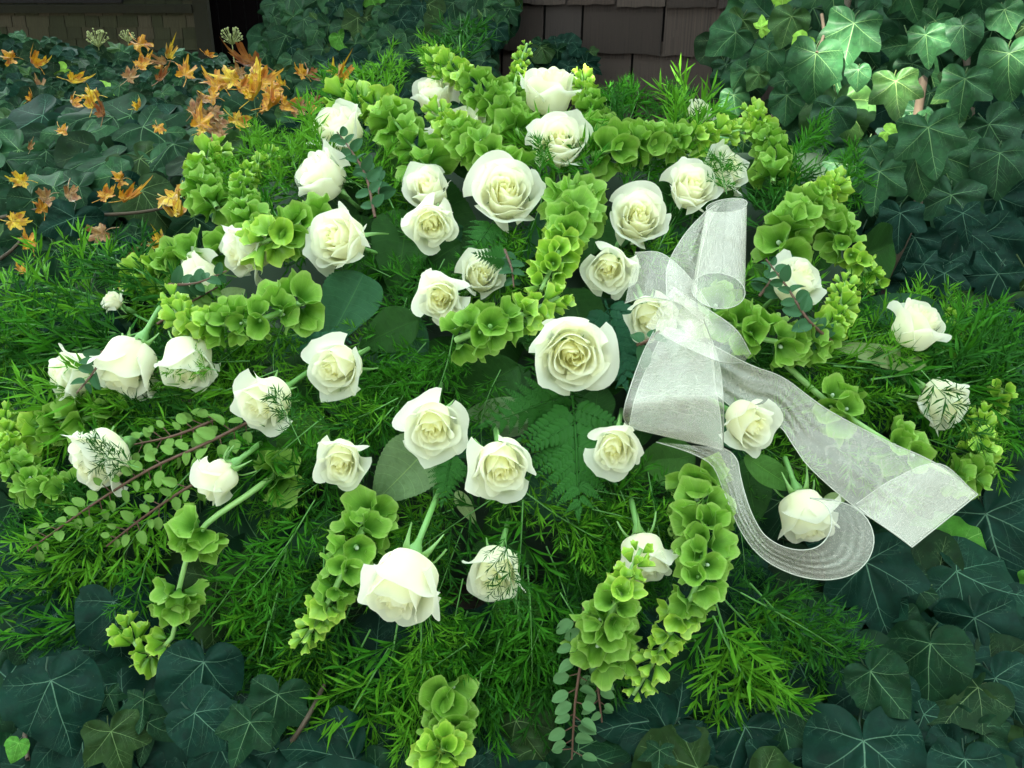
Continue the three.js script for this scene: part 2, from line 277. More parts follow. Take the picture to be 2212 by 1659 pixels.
{ // garden trees round the viewer
  const r = rng(910), leaf = surface(2, 3, (u, v) => V((u - 0.5) * 0.42 * Math.sin(Math.PI * (0.1 + 0.85 * v)), v * 0.5, -0.15 * v * v)), M = new THREE.Matrix4(), q = new THREE.Quaternion(), e = new THREE.Euler();
  const proto = new THREE.Group(), bark = new THREE.MeshStandardMaterial({ color: col(0.1, 0.08, 0.06), roughness: 1 });
  part('trunk', mergeGeometries([tube([V(0, -0.5, 0), V(0.1, 2, 0), V(0, 5.5, 0.1)], 0.26, 0.08, 8, 8), ...[0, 1, 2, 3, 4].map((i) => tube([V(0.05, 2 + 0.4 * i, 0), V(Math.cos(i * 2.4) * 2.4, 3.8 + 0.5 * i, Math.sin(i * 2.4) * 2.4)], 0.08, 0.02, 4, 5))]), bark, proto);
  const im = new THREE.InstancedMesh(leaf, leafMat({ color: col(0.05, 0.085, 0.025), roughness: 0.7, specularIntensity: 0.3 }), 3600);
  for (let i = 0; i < 3600;) { const x = r() * 2 - 1, y = r() * 2 - 1, z = r() * 2 - 1; if (x * x + y * y + z * z > 1) continue; e.set(r() * 6, r() * 6, r() * 6); q.setFromEuler(e); im.setMatrixAt(i++, M.compose(V(x * 3.6, 4.3 + y * 3.3, z * 3.6), q, V(1, 1, 1).multiplyScalar(0.7 + 0.6 * r()))); }
  im.name = 'crown'; im.userData.kind = 'stuff'; shadow(im); proto.add(im);
  proto.userData = { kindName: 'garden_tree', category: 'tree' };
  [[-9, 2.5, 'leafy garden tree at the left, outside the view'], [2.5, 9, 'leafy garden tree straight behind the viewer'], [8.2, 5.5, 'leafy garden tree behind the viewer to the right'], [8.5, -1.5, 'leafy garden tree at the right beyond the sunlit ivy']].forEach(([x, z, l], i) => { const t = copyTo(proto, l, 'garden trees round the viewer'); t.position.set(x, 0, z); t.rotation.y = i * 1.3; });
}

/* ---------- ivy ---------- */
const inPoly = (x, y, P) => { let c = false; for (let i = 0, j = P.length - 1; i < P.length; j = i++) { const [a, b] = P[i], [e, f] = P[j]; if ((b > y) !== (f > y) && x < (e - a) * (y - b) / (f - b) + a) c = !c; } return c; };
const SPRAY = [[520, 430], [760, 260], [950, 150], [1500, 220], [1760, 420], [1880, 620], [1980, 860], [1700, 960], [1560, 1200], [1350, 1350], [1000, 1480], [760, 1300], [540, 1120], [260, 980], [170, 830], [380, 600]];
function ivyLeaf(root, L, hi) {
  const set = L.pale ? paleIvy : ivyMats;
  const [k, g] = (hi ? ivyHi : ivyLo)[L.v % 12];
  orient(part('leaf', g, set[L.m][k], root), L.p, L.n, L.t, L.s);
}
function ivyPlant(label, leaves, hi, stems = [], group) {   // the nearest 300 leaves are parts, what lies deeper is one mass
  const root = thing('ivy_plant', label, 'ivy', group);
  leaves.sort((a, b) => (b.front ?? 0) - (a.front ?? 0));
  leaves.slice(0, 298).forEach((L) => ivyLeaf(root, L, hi));
  const rest = leaves.slice(298);
  if (rest.length) {
    const [k, g] = ivyLo[3], im = shadow(new THREE.InstancedMesh(g, ivyMats[1][k], rest.length)), o = new THREE.Object3D();
    rest.forEach((L, i) => { orient(o, L.p, L.n, L.t, L.s); o.updateMatrix(); im.setMatrixAt(i, o.matrix); const q = 0.65 + 0.1 * (L.v % 5), w = L.v % 3; im.setColorAt(i, col(q * (w === 2 ? 1.25 : 0.85), q, q * (w === 1 ? 1.35 : 0.9))); });
    im.name = 'undergrowth'; im.userData.kind = 'stuff'; root.add(im);
  }
  if (stems.length) for (const s of stems) part('stem', s, stemMat, root);
  return root;
}
const stemMat = new THREE.MeshStandardMaterial({ color: col(0.07, 0.05, 0.03), roughness: 0.8 });
const berryMat = new THREE.MeshStandardMaterial({ color: col(0.3, 0.34, 0.12), roughness: 0.7 });
function leafOn(r, p, n, size, opt = {}) {
  const c = toCam(p), j = opt.jit ?? 0.35;
  const nn = n.clone().multiplyScalar(opt.a ?? 0.5).addScaledVector(c, opt.b ?? 0.55).add(V((r() - 0.5) * 2 * j, (r() - 0.5) * 2 * j, (r() - 0.5) * 2 * j)).normalize();
  const t = screenDir(180 + (r() - 0.5) * (opt.swing ?? 150));
  const m = r(); return { p, n: nn, t, s: size, v: Math.floor(r() * 12), m: m < (opt.dark ?? 0.5) ? 0 : m < 0.85 ? 1 : m < 0.985 ? 2 : 3 };
}
function groundPatch(seed, x0, x1, y0, y1, stepOf, sizeOf, layers, keep, opt = {}) {
  const r = rng(seed), out = [];
  for (let k = 0; k < layers.length; k++) {
    for (let y = y0; y < y1;) {
      const st = stepOf(y);
      for (let x = x0; x < x1; x += st) {
        const px = x + (r() - 0.5) * st * 0.9, py = y + (r() - 0.5) * st * 0.9; if (!keep(px, py)) continue;
        const h = groundHit(px, py); if (!h || (opt.far && h.t > opt.far)) continue;
        const n = groundN(h.p.x, h.p.z), p = h.p.clone().addScaledVector(n, layers[k] + 0.03 * r());
        const L = leafOn(r, p, n, sizeOf(r) * (k ? 1 : 0.9), opt); L.pale = r() < (opt.pale ?? 0.06); L.front = layers[k] + 0.2 * r(); out.push(L);
      }
      y += st;
    }
  }
  return out;
}
function heroLeaf(px, py, wpx, deg, v, m, tilt = 0, lift = 0.13) {   // a leaf one can point to: place of the stalk, width, direction of the tip
  const h = groundHit(px, py), d = h.t - lift, p = at(px, py, d), c = toCam(p);
  const n = c.clone().addScaledVector(screenDir(deg + 90), Math.sin(tilt * D2R)).addScaledVector(V(0, 1, 0), 0.15).normalize();
  return { p, n, t: screenDir(deg), s: wpx * m2(d) / 1.42, v, m, front: 9 };
}
{ // lower right and lower left carpets
  const r = rng(17);
  const size = (q) => 0.05 + 0.06 * q(), step = (y) => 82;
  const right = groundPatch(21, 1180, 2480, 900, 1900, step, size, [0.015, 0.06, 0.1], (x, y) => !inPoly(x, y, SPRAY) && y > 1000 - (x - 1500) * 0.42, { dark: 0.5, swing: 190, jit: 0.36, b: 0.75 });
  [[1880, 1195, 245, 172, 0, 1, -8, 0.17], [2130, 1110, 300, 160, 3, 0, 10, 0.16], [1870, 1215, 250, 165, 1, 0, 0, 0.19], [1790, 1360, 200, 175, 6, 0, -12], [2010, 1390, 215, 182, 9, 1, 10, 0.16], [2105, 1335, 220, 165, 2, 0, 8, 0.14], [2150, 1465, 190, 150, 5, 0, 0, 0.15],
    [1865, 1600, 320, 175, 3, 0, 0, 0.16], [2060, 1480, 200, 165, 7, 0, 15, 0.12], [2085, 1640, 200, 178, 10, 0, 0, 0.21], [2110, 1570, 160, 190, 1, 1, 0], [1400, 1480, 190, 190, 4, 0, 5], [1460, 1600, 200, 175, 8, 0, -5], [1610, 1570, 230, 200, 0, 0, 0], [1240 + 110, 1545, 110, 210, 7, 1, 0], [1425, 1620, 90, 185, 6, 1, 0, 0.17],
    [1650, 1480, 170, 160, 11, 0, 0, 0.1], [1880, 1450, 170, 140, 10, 1, 10, 0.20], [1970, 1290, 120, 170, 8, 0, 0, 0.1], [2200, 1240, 180, 200, 4, 0, 0, 0.1]].forEach((a) => right.push(heroLeaf(...a)));
  const stR = [[1600, 1300, 1760, 1450], [1880, 1520, 1850, 1600], [1760, 1500, 1790, 1620]].map(([a, b, c, d]) => tube([at(a, b, groundHit(a, b).t - 0.06), at((a + c) / 2 + 10, (b + d) / 2, groundHit(a, b).t - 0.1), at(c, d, groundHit(c, d).t - 0.12)], 0.0022, 0.0022, 8, 5));
  ivyPlant('dark blue-green ivy carpet at lower right below the ribbon', right, true, stR);
  const left = groundPatch(22, -300, 1180, 980, 1900, step, size, [0.015, 0.06, 0.1], (x, y) => !inPoly(x, y, SPRAY), { dark: 0.5, swing: 190, jit: 0.36, b: 0.75 });
  [[30, 1300, 250, 160, 4, 0, 0], [70, 1220, 190, 200, 1, 0, 0], [255, 1410, 230, 170, 2, 0, 0, 0.15], [110, 1470, 240, 165, 9, 0, 0, 0.21], [175, 1560, 230, 175, 0, 0, 0, 0.15], [190, 1480, 220, 185, 5, 0, 5, 0.12], [310, 1510, 105, 185, 6, 1, 0, 0.17], [235, 1500, 80, 160, 8, 1, 0, 0.16], [320, 1560, 130, 190, 7, 1, 0, 0.15],
    [240, 1580, 160, 165, 1, 2, 0, 0.17], [420, 1540, 170, 130, 3, 0, 0, 0.21], [440, 1430, 220, 190, 11, 0, -10, 0.20], [470, 1250, 210, 190, 10, 2, 0, 0.19], [245, 1300, 200, 170, 3, 0, 0, 0.19], [350, 1380, 150, 180, 9, 0, 0, 0.1], [600, 1500, 170, 190, 2, 1, 0, 0.19], [540, 1560, 140, 200, 0, 1, 0, 0.20], [690, 1510, 200, 165, 6, 1, 0, 0.1], [35, 1120, 240, 150, 0, 0, 0, 0.1], [240, 1230, 180, 185, 4, 0, 0, 0.1], [640, 1640, 190, 180, 8, 0, 0, 0.1],
    [40, 1605, 60, 200, 9, 3, 0, 0.18]].forEach((a) => left.push(heroLeaf(...a)));
  const stL = [[25, 1505, 60, 1640], [600, 1640, 700, 1480]].map(([a, b, c, d]) => tube([at(a, b, groundHit(a, b).t - 0.12), at((a + c) / 2 + 8, (b + d) / 2, groundHit(a, b).t - 0.15), at(c, d, groundHit(c, d).t - 0.15)], 0.0026, 0.0022, 8, 5));
  ivyPlant('dark blue-green ivy carpet at lower left below the trailing bells', left, true, stL);
}
function berries(root, px, py, w, seed) {   // an umbel of unripe ivy flowers
  const h = groundHit(px, py, true), d = h.t - 0.1, c = at(px, py, d), r = rng(seed), R = w * m2(d) / 2, gs = [];
  const foot = c.clone().add(V(0, -R * 2.4, 0));
  for (let i = 0; i < 44; i++) { const a = r() * 6.28, z = r() * 1.3 - 0.3, q = Math.sqrt(Math.max(0, 1 - z * z)) * (0.8 + 0.3 * r()), e = c.clone().add(V(Math.cos(a) * q * R, z * R, Math.sin(a) * q * R)); const s = new THREE.IcosahedronGeometry(R * 0.09, 0); s.translate(e.x, e.y, e.z); s.deleteAttribute('uv'); gs.push(s); const t = tube([c.clone().lerp(foot, 0.3), e], R * 0.025, R * 0.02, 1, 3).toNonIndexed(); t.deleteAttribute('uv'); gs.push(t); }
  const t = tube([foot, c.clone().lerp(foot, 0.3)], R * 0.06, R * 0.05, 2, 4).toNonIndexed(); t.deleteAttribute('uv'); gs.push(t);
  part('flower_head', mergeGeometries(gs), berryMat, root);
}
{ // left bank and far hedge
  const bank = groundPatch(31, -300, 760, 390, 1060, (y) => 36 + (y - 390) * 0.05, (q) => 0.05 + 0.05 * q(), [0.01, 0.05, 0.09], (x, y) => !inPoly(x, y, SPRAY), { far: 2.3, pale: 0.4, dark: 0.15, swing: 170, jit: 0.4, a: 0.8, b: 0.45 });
  [[70, 430, 130, 170, 3, 1, 0, 0.2], [95, 500, 170, 200, 0, 1, 0, 0.16], [160, 470, 150, 190, 2, 0, 0, 0.2], [420, 470, 120, 230, 1, 1, 0, 0.16], [330, 430, 110, 190, 4, 1, 0, 0.16], [250, 540, 160, 180, 6, 0, 0, 0.15], [120, 540, 120, 160, 5, 1, 0, 0.21], [430, 400, 80, 240, 8, 1, 0, 0.21], [75, 640, 100, 190, 0, 0, 0, 0.21], [30, 690, 130, 160, 1, 0, 0, 0.19], [220, 690, 110, 180, 7, 0, 0, 0.21]].forEach((a) => bank.push(heroLeaf(...a)));
  const bp = ivyPlant('ivy bank strewn with yellow leaves at middle left', bank, true, [[0, 470, 190, 415], [200, 465, 400, 440], [0, 560, 60, 500]].map(([a, b, c, d]) => tube([at(a, b, groundHit(a, b).t - 0.16), at((a + c) / 2, (b + d) / 2 + 6, groundHit((a + c) / 2, (b + d) / 2).t - 0.18), at(c, d, groundHit(c, d).t - 0.16)], 0.003, 0.002, 8, 5)));
  [[35, 355, 60], [275, 365, 60], [225, 400, 60], [190, 360, 40]].forEach((a, i) => berries(bp, ...a, 300 + i));
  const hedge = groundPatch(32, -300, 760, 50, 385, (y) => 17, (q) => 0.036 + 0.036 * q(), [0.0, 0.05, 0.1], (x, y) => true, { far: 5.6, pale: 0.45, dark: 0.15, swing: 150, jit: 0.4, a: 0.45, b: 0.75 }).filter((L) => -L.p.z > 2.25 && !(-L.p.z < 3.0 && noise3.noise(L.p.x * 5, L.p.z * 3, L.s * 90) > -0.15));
  const hp = ivyPlant('far ivy hedge in front of the mossy house at upper left', hedge, false);
  [[110, 155, 50], [210, 85, 46], [275, 80, 30], [500, 80, 44], [185, 320, 30]].forEach((a, i) => berries(hp, ...a, 320 + i));
}
{ // wall ivy, centre
  const P = [[575, 70], [590, 10], [640, -70], [1110, -70], [1100, 50], [1050, 100], [1070, 180], [1000, 300], [620, 320], [610, 220], [560, 100]];
  const wd = (px, py) => 3.22 - 0.36 * (px - 600) / 1100 - 0.14 - 0.4 * sstep(110, 300, py);
  const r = rng(41), out = [];
  for (const [lay, st] of [[0, 26], [0.06, 26], [0.12, 28]]) for (let y = -70; y < 330; y += st) for (let x = 540; x < 1130; x += st) {
    const px = x + (r() - 0.5) * 24, py = y + (r() - 0.5) * 24; if (!inPoly(px, py, P)) continue;
    const p = at(px, py, wd(px, py) - lay - 0.03 * r()), L = leafOn(r, p, V(0, 0.35, 1), 0.05 + 0.035 * r(), { dark: 0.35, swing: 80, jit: 0.3, b: 0.3, a: 0.6 }); L.front = lay; L.pale = r() < 0.4; out.push(L);
  }
  const st = [[900, -60, 840, 180], [840, 60, 610, 240], [1000, -40, 960, 200]].map(([a, b, c, d]) => tube([at(a, b, wd(a, b) - 0.04), at((a + c) / 2 + 15, (b + d) / 2, wd(a, b) - 0.06), at(c, d, wd(c, d) - 0.06)], 0.006, 0.004, 8, 5));
  ivyPlant('ivy covering the corner of the brown building, top centre', out, false, st);
  const s2 = [], r2 = rng(43);
  for (let i = 0; i < 46; i++) { const px = 1205 + (r2() - 0.5) * 140, py = 132 + (r2() - 0.5) * 90, p = at(px, py, 2.86 - 0.07 * r2()); s2.push(leafOn(r2, p, V(0, 0.35, 1), 0.035 + 0.03 * r2(), { dark: 0.6, swing: 90, jit: 0.4, b: 0.3, a: 0.6 })); }
  ivyPlant('small dark ivy tuft in front of the brown shingles behind the upright bells', s2, false);
}
{ // ivy at the right, in patches of sun
  const dR = (px, py) => table([[-120, 1.86], [0, 1.78], [400, 1.62], [760, 1.42], [900, 1.34]], py) + 0.32 * (Math.max(0, 1960 - px) / 400) ** 2;
  const edge = [[1560, -80], [1530, 60], [1550, 200], [1580, 300], [1640, 420], [1700, 800], [1800, 820], [2480, 960], [2480, -120], [1560, -120]];
  const r = rng(51), out = [];
  for (const [lay, st] of [[-0.1, 70], [-0.02, 74], [0.07, 88]]) for (let y = -110; y < 960; y += st) for (let x = 1520; x < 2480; x += st) {
    const px = x + (r() - 0.5) * 60, py = y + (r() - 0.5) * 60; if (!inPoly(px, py, edge)) continue;
    if (r() < (lay > 0 && px < 1720 ? 0.6 : 0.16)) continue;
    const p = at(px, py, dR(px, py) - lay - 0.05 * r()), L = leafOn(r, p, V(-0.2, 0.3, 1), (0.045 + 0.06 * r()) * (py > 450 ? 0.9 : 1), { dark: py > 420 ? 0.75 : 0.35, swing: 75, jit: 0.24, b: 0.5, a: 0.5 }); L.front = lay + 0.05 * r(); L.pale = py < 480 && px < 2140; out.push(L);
  }
  const H = (px, py, w, deg, v, m, lift = 0.17, tx = 0, ty = 0.25) => { const d = dR(px, py) - lift, p = at(px, py, d); out.push({ p, n: toCam(p).add(V(tx, ty, 0)).normalize(), t: screenDir(deg), s: w * m2(d) / 1.4, v, m, front: 9, pale: py < 430 }); };
  [[1590, 70, 110, 235, 4, 1], [1660, 110, 90, 190, 3, 1], [1710, 35, 100, 200, 4, 2], [1763, 115, 145, 190, 3, 1, 0.2], [1845, 50, 150, 195, 0, 1], [2000, 75, 100, 175, 1, 1], [1935, 175, 125, 178, 0, 2, 0.22], [1855, 150, 65, 185, 9, 1], [1700, 205, 95, 185, 10, 1], [2005, 275, 165, 172, 0, 1, 0.26], [1975, 320, 160, 175, 3, 1, 0.2], [1900, 370, 140, 190, 0, 1, 0.2], [2085, 170, 130, 190, 1, 1, 0.2], [2180, 115, 150, 185, 3, 1, 0.2], [2080, 55, 100, 175, 9, 0],
    [1610, 150, 70, 215, 9, 1], [1640, 160, 60, 215, 4, 2], [1585, 205, 75, 180, 5, 1], [1880, 315, 70, 160, 5, 1, 0.2], [1740, 85, 60, 225, 9, 3, 0.18], [1645, 60, 55, 60, 6, 3, 0.16], [1915, 285, 55, 120, 9, 3, 0.2], [2170, 20, 90, 165, 4, 1], [1800, 230, 110, 190, 5, 0], [1945, 460, 120, 185, 1, 0], [2080, 460, 110, 175, 7, 0], [2040, 590, 120, 180, 6, 0], [1995, 570, 110, 160, 8, 0], [2130, 680, 120, 170, 5, 0], [2160, 330, 140, 185, 3, 0, 0.15]].forEach((a) => H(...a));
  const stems = [[1775, 30, 1764, 115], [1835, -20, 1750, 240], [1980, 260, 1992, 60], [1940, 430, 2020, 250], [2060, -60, 2110, 420], [1900, 620, 2000, 380], [1690, 160, 1640, 330], [2160, 300, 2130, 640]].map(([a, b, c, d], i) => tube([at(a, b, dR(a, b) - (i < 1 ? 0.2 : 0.02)), at((a + c) / 2 + 10, (b + d) / 2, dR(a, b) - (i < 1 ? 0.2 : 0.05)), at(c, d, dR(c, d) - (i < 1 ? 0.2 : 0.02))], i < 1 ? 0.003 : 0.008, i < 1 ? 0.0025 : 0.006, 8, 6));
  ivyPlant('broad-leaved ivy at the right in patches of sun', out, true, stems);
  const trunk = thing('ivy_clad_tree', 'dark rough tree hidden inside the sunlit ivy at right', 'tree');
  const b = at(2050, 700, 1.98), tp = at(1980, -300, 2.35);
  part('trunk', tube([b.clone().add(V(0, -0.5, 0)), b.clone().lerp(tp, 0.5).add(V(0.04, 0, 0)), tp.clone().add(V(0, 0.6, 0))], 0.2, 0.17, 14, 12), new THREE.MeshStandardMaterial({ map: woodTex, color: col(0.1, 0.07, 0.05), roughness: 1, bumpMap: woodTex, bumpScale: 0.006 }), trunk);
}

/* ---------- fallen maple leaves ---------- */
const mapleP = [[0, 1], [6, 0.86], [10, 0.72], [16, 0.78], [20, 0.6], [28, 0.47], [34, 0.58], [42, 0.8], [48, 0.92], [54, 0.78], [62, 0.7], [66, 0.52], [80, 0.44], [92, 0.55], [104, 0.66], [112, 0.48], [128, 0.42], [140, 0.42], [160, 0.2], [180, 0.08]];
const mapleTex = canvas(256, 256, (g, W) => { const r = rng(6); g.fillStyle = '#d8d0b8'; g.fillRect(0, 0, W, W); for (let i = 0; i < 500; i++) { const b = 150 + 100 * r(); g.fillStyle = `rgba(${b},${b * 0.9},${b * 0.6},0.25)`; g.beginPath(); g.arc(r() * W, r() * W, 2 + 12 * r(), 0, 7); g.fill(); } for (let i = 0; i < 26; i++) { g.fillStyle = `rgba(150,70,25,${0.15 + 0.25 * r()})`; g.beginPath(); g.arc(r() * W, r() * W, 8 + 26 * r(), 0, 7); g.fill(); } for (let i = 0; i < 90; i++) { g.fillStyle = `rgba(70,38,16,${0.25 + 0.5 * r()})`; g.beginPath(); g.arc(r() * W, r() * W, 1 + 5 * r() * r(), 0, 7); g.fill(); } g.strokeStyle = 'rgba(120,80,30,0.7)'; for (const a of [0, 48, -48, 104, -104]) { g.lineWidth = 2; g.beginPath(); g.moveTo(W * 0.5, W * 0.64); g.lineTo(W * (0.5 + 0.5 * Math.sin(a * D2R)), W * (0.64 - 0.55 * Math.cos(a * D2R))); g.stroke(); } });
function mapleGeo(seed, curlUp) {
  const r = rng(seed), na = 72, nr = 4, pos = [0, 0, 0], uv = [0.5, 0.36], idx = [], ph = r() * 6, A = curlUp * (0.5 + r()), B = (r() - 0.5) * 1.6, C = r() * 9;
  for (let k = 1; k <= nr; k++) for (let i = 0; i < na; i++) { const a = -180 + 360 * i / na, q = k / nr * smoothTable(mapleP, Math.abs(a)) * (0.92 + 0.1 * Math.sin(i * 1.7 + ph)), x = Math.sin(a * D2R) * q, y = Math.cos(a * D2R) * q; pos.push(x * (1 - 0.25 * A), y, A * 0.7 * q * q + B * y * Math.abs(x) + 0.11 * Math.sin(5 * a * D2R + ph) * q + 0.22 * noise3.noise(x * 2.2 + C, y * 2.2, 2) + 0.1 * noise3.noise(x * 5 + C, y * 5, 7)); uv.push(0.5 + x * 0.5, 0.36 + y * 0.55); }
  for (let i = 0; i < na; i++) { const j = (i + 1) % na; idx.push(0, 1 + j, 1 + i); for (let k = 0; k < nr - 1; k++) { const a = 1 + k * na + i, b = 1 + k * na + j; idx.push(a, b, b + na, a, b + na, a + na); } }
  const g = new THREE.BufferGeometry(); g.setAttribute('position', new THREE.Float32BufferAttribute(pos, 3)); g.setAttribute('uv', new THREE.Float32BufferAttribute(uv, 2)); g.setIndex(idx); g.computeVertexNormals(); return g;
}
const mapleGeos = [0, 1, 2, 3, 4, 5].map((k) => mapleGeo(400 + k, k < 2 ? 0.5 : 1.4));
const mapleCol = { yellow: [1, 0.8, 0.04], orange: [0.92, 0.55, 0.025], tan: [0.55, 0.37, 0.2], rust: [0.45, 0.2, 0.05], red: [0.42, 0.035, 0.02] };
const mapleMat = Object.fromEntries(Object.entries(mapleCol).map(([k, c]) => [k, leafMat({ name: 'maple_' + k, map: mapleTex, color: col(...c), roughness: 0.65, transmission: 0.3 })]));
const mapleStalk = tube([V(0, 0, 0), V(0.05, -0.35, 0.08), V(-0.05, -0.75, 0)], 0.018, 0.022, 5, 4);
function maple(px, py, w, kind, label, group, lift = 0.12, face = 0.5) {
  const r = rng(Math.round(px * 7 + py * 13)), h = groundHit(px, py, true, lift), d = h.t - 0.02, p = at(px, py, d);
  const o = tag(shadow(new THREE.Mesh(mapleGeos[Math.floor(r() * 6)], mapleMat[kind])), label, 'fallen leaf', group); o.name = numbered('maple_leaf'); scene.add(o);
  orient(o, p, toCam(p).multiplyScalar(face * 1.5).add(V((r() - 0.5) * 1.3, 0.5, (r() - 0.5) * 0.8)), screenDir(r() * 360), w * m2(d) / 1.2);
  part('stalk', mapleStalk, mapleMat[kind], o);
}
[[545, 140, 78, 'rust', 'upright rust-brown maple leaf standing at the top of the leaf pile', 0, 0.2], [300, 94, 52, 'orange', 'orange maple leaf highest on the far hedge'], [305, 142, 46, 'orange', 'orange maple leaf just below the topmost one on the hedge'], [355, 135, 40, 'tan', 'brown curled leaf in the hedge right of the orange leaf'], [400, 162, 52, 'orange', 'orange maple leaf between the hedge centre and the leaf pile'], [155, 174, 48, 'yellow', 'yellow maple leaf lying alone left on the far hedge'], [158, 220, 46, 'orange', 'orange maple leaf below the lone yellow one on the hedge'], [25, 126, 40, 'orange', 'orange maple leaf at the left edge of the hedge'], [75, 140, 42, 'orange', 'amber leaf near the left edge of the hedge'], [65, 216, 26, 'orange', 'small orange leaf in the dark of the hedge at left'], [278, 168, 40, 'tan', 'tan curled leaf in the middle of the hedge'], [345, 172, 40, 'rust', 'rust curled leaf below the hedge centre'],
  [222, 248, 44, 'rust', 'dull brown leaf deep in the dark hollow of the hedge'], [735, 180, 60, 'orange', 'orange maple leaf on the ivy left of the top bells', 0, 0.3], [668, 162, 50, 'rust', 'rust leaf caught in the wall ivy', 0, 0.3], [680, 215, 34, 'red', 'small red leaf at the foot of the wall ivy', 0, 0.28], [640, 236, 50, 'tan', 'tan folded leaf under the red one by the wall ivy', 0, 0.25],
  [368, 428, 84, 'yellow', 'bright yellow maple leaf beside the fern-covered bells, upper of two', 0, 0.19], [378, 462, 84, 'yellow', 'bright yellow maple leaf beside the fern-covered bells, lower of two', 0, 0.18], [222, 505, 60, 'tan', 'dry tan curled leaf standing up in the ivy bank', 0, 0.21], [345, 532, 72, 'yellow', 'speckled yellow leaf left of the left-hand bells', 0, 0.19], [50, 392, 46, 'yellow', 'pale yellow leaf at the far left of the bank', 0, 0.19], [28, 478, 52, 'yellow', 'yellow leaf at the left edge of the bank', 0, 0.19], [225, 425, 46, 'orange', 'orange leaf below the ivy flower heads on the bank', 0, 0.19], [268, 432, 60, 'orange', 'yellow-orange leaf right of the ivy flower heads on the bank', 0, 0.20], [262, 388, 44, 'orange', 'orange leaf tucked under an ivy flower head', 0, 0.19], [150, 418, 60, 'tan', 'pinkish tan leaf lying under a twig on the bank', 0, 0.19], [88, 592, 74, 'orange', 'dark orange leaf lying on the ivy above the leftmost roses', 0, 0.08], [40, 540, 66, 'red', 'red leaf at the left edge of the bank', 0, 0.09], [90, 655, 56, 'rust', 'reddish brown shrivelled leaf above the leftmost roses', 0, 0.09], [290, 600, 50, 'orange', 'orange leaf half hidden beside the small rose bud', 0, 0.06], [310, 555, 40, 'orange', 'rust orange leaf between ivy and bells', 0, 0.07], [1282, 1610, 80, 'tan', 'tan maple leaf at the bottom edge beside the round-leaved twig', 0, 0.06], [1090, 1600, 90, 'rust', 'brown maple leaf under the fern at the bottom edge', 0, 0.03], [1625, 1330, 90, 'red', 'red maple leaf under the fern at lower right', 0, 0.05], [1620, 1400, 70, 'red', 'second red leaf lower under the same fern', 0, 0.03]]
  .forEach(([x, y, w, k, l, g, lift]) => maple(x, y, w, k, l, undefined, (lift || 0.19) - 0.03));
[[500, 172, 62, 'yellow'], [470, 185, 60, 'orange'], [520, 192, 60, 'orange'], [562, 178, 64, 'orange'], [590, 205, 62, 'orange'], [545, 212, 62, 'yellow'], [578, 232, 66, 'orange'], [615, 228, 46, 'orange'], [520, 160, 44, 'tan'], [550, 165, 50, 'yellow']].sort((a, b) => a[0] - b[0]).forEach(([x, y, w, k], i) => maple(x, y, w, k, `${k} maple leaf in the bright pile beside the wall ivy, ${RANK[i]}`, 'maple leaves in the bright pile at upper left', 0.2));
[[438, 214, 40], [420, 240, 46], [462, 238, 42], [450, 252, 44], [470, 262, 40], [482, 292, 44], [430, 258, 40], [472, 280, 40]].sort((a, b) => a[0] - b[0]).forEach(([x, y, w], i) => maple(x, y, w, 'tan', `dry tan leaf in the brown heap below the bright pile, ${RANK[i]}`, 'dry leaves in the brown heap at upper left', 0.2));
for (const [where, x0, x1, y0, y1, n, w, g, sd] of [['woven into the far hedge', 0, 480, 105, 330, 15, 34, 'small leaves woven into the far hedge', 1], ['scattered on the near ivy bank', 0, 430, 380, 620, 13, 40, 'small leaves scattered on the ivy bank', 2], ['caught at the foot of the wall ivy', 480, 760, 150, 270, 9, 40, 'small leaves at the foot of the wall ivy', 3]]) {
  const r = rng(470 + sd), L = []; for (let i = 0; i < n; i++) L.push([lerp(x0, x1, r()), lerp(y0, y1, r()), w * (0.7 + 0.7 * r()), ['yellow', 'orange', 'tan', 'orange', 'yellow'][Math.floor(r() * 5)]]);
  L.sort((a, b) => a[0] - b[0]).forEach(([x, y, ww, k], i) => maple(x, y, ww, k, `small ${k} leaf ${where}, ${RANK[i]}`, g, 0.1 + 0.08 * r()));
}
maple(433, 268, 62, 'orange', 'amber maple leaf lying on the dry brown heap', undefined, 0.23);

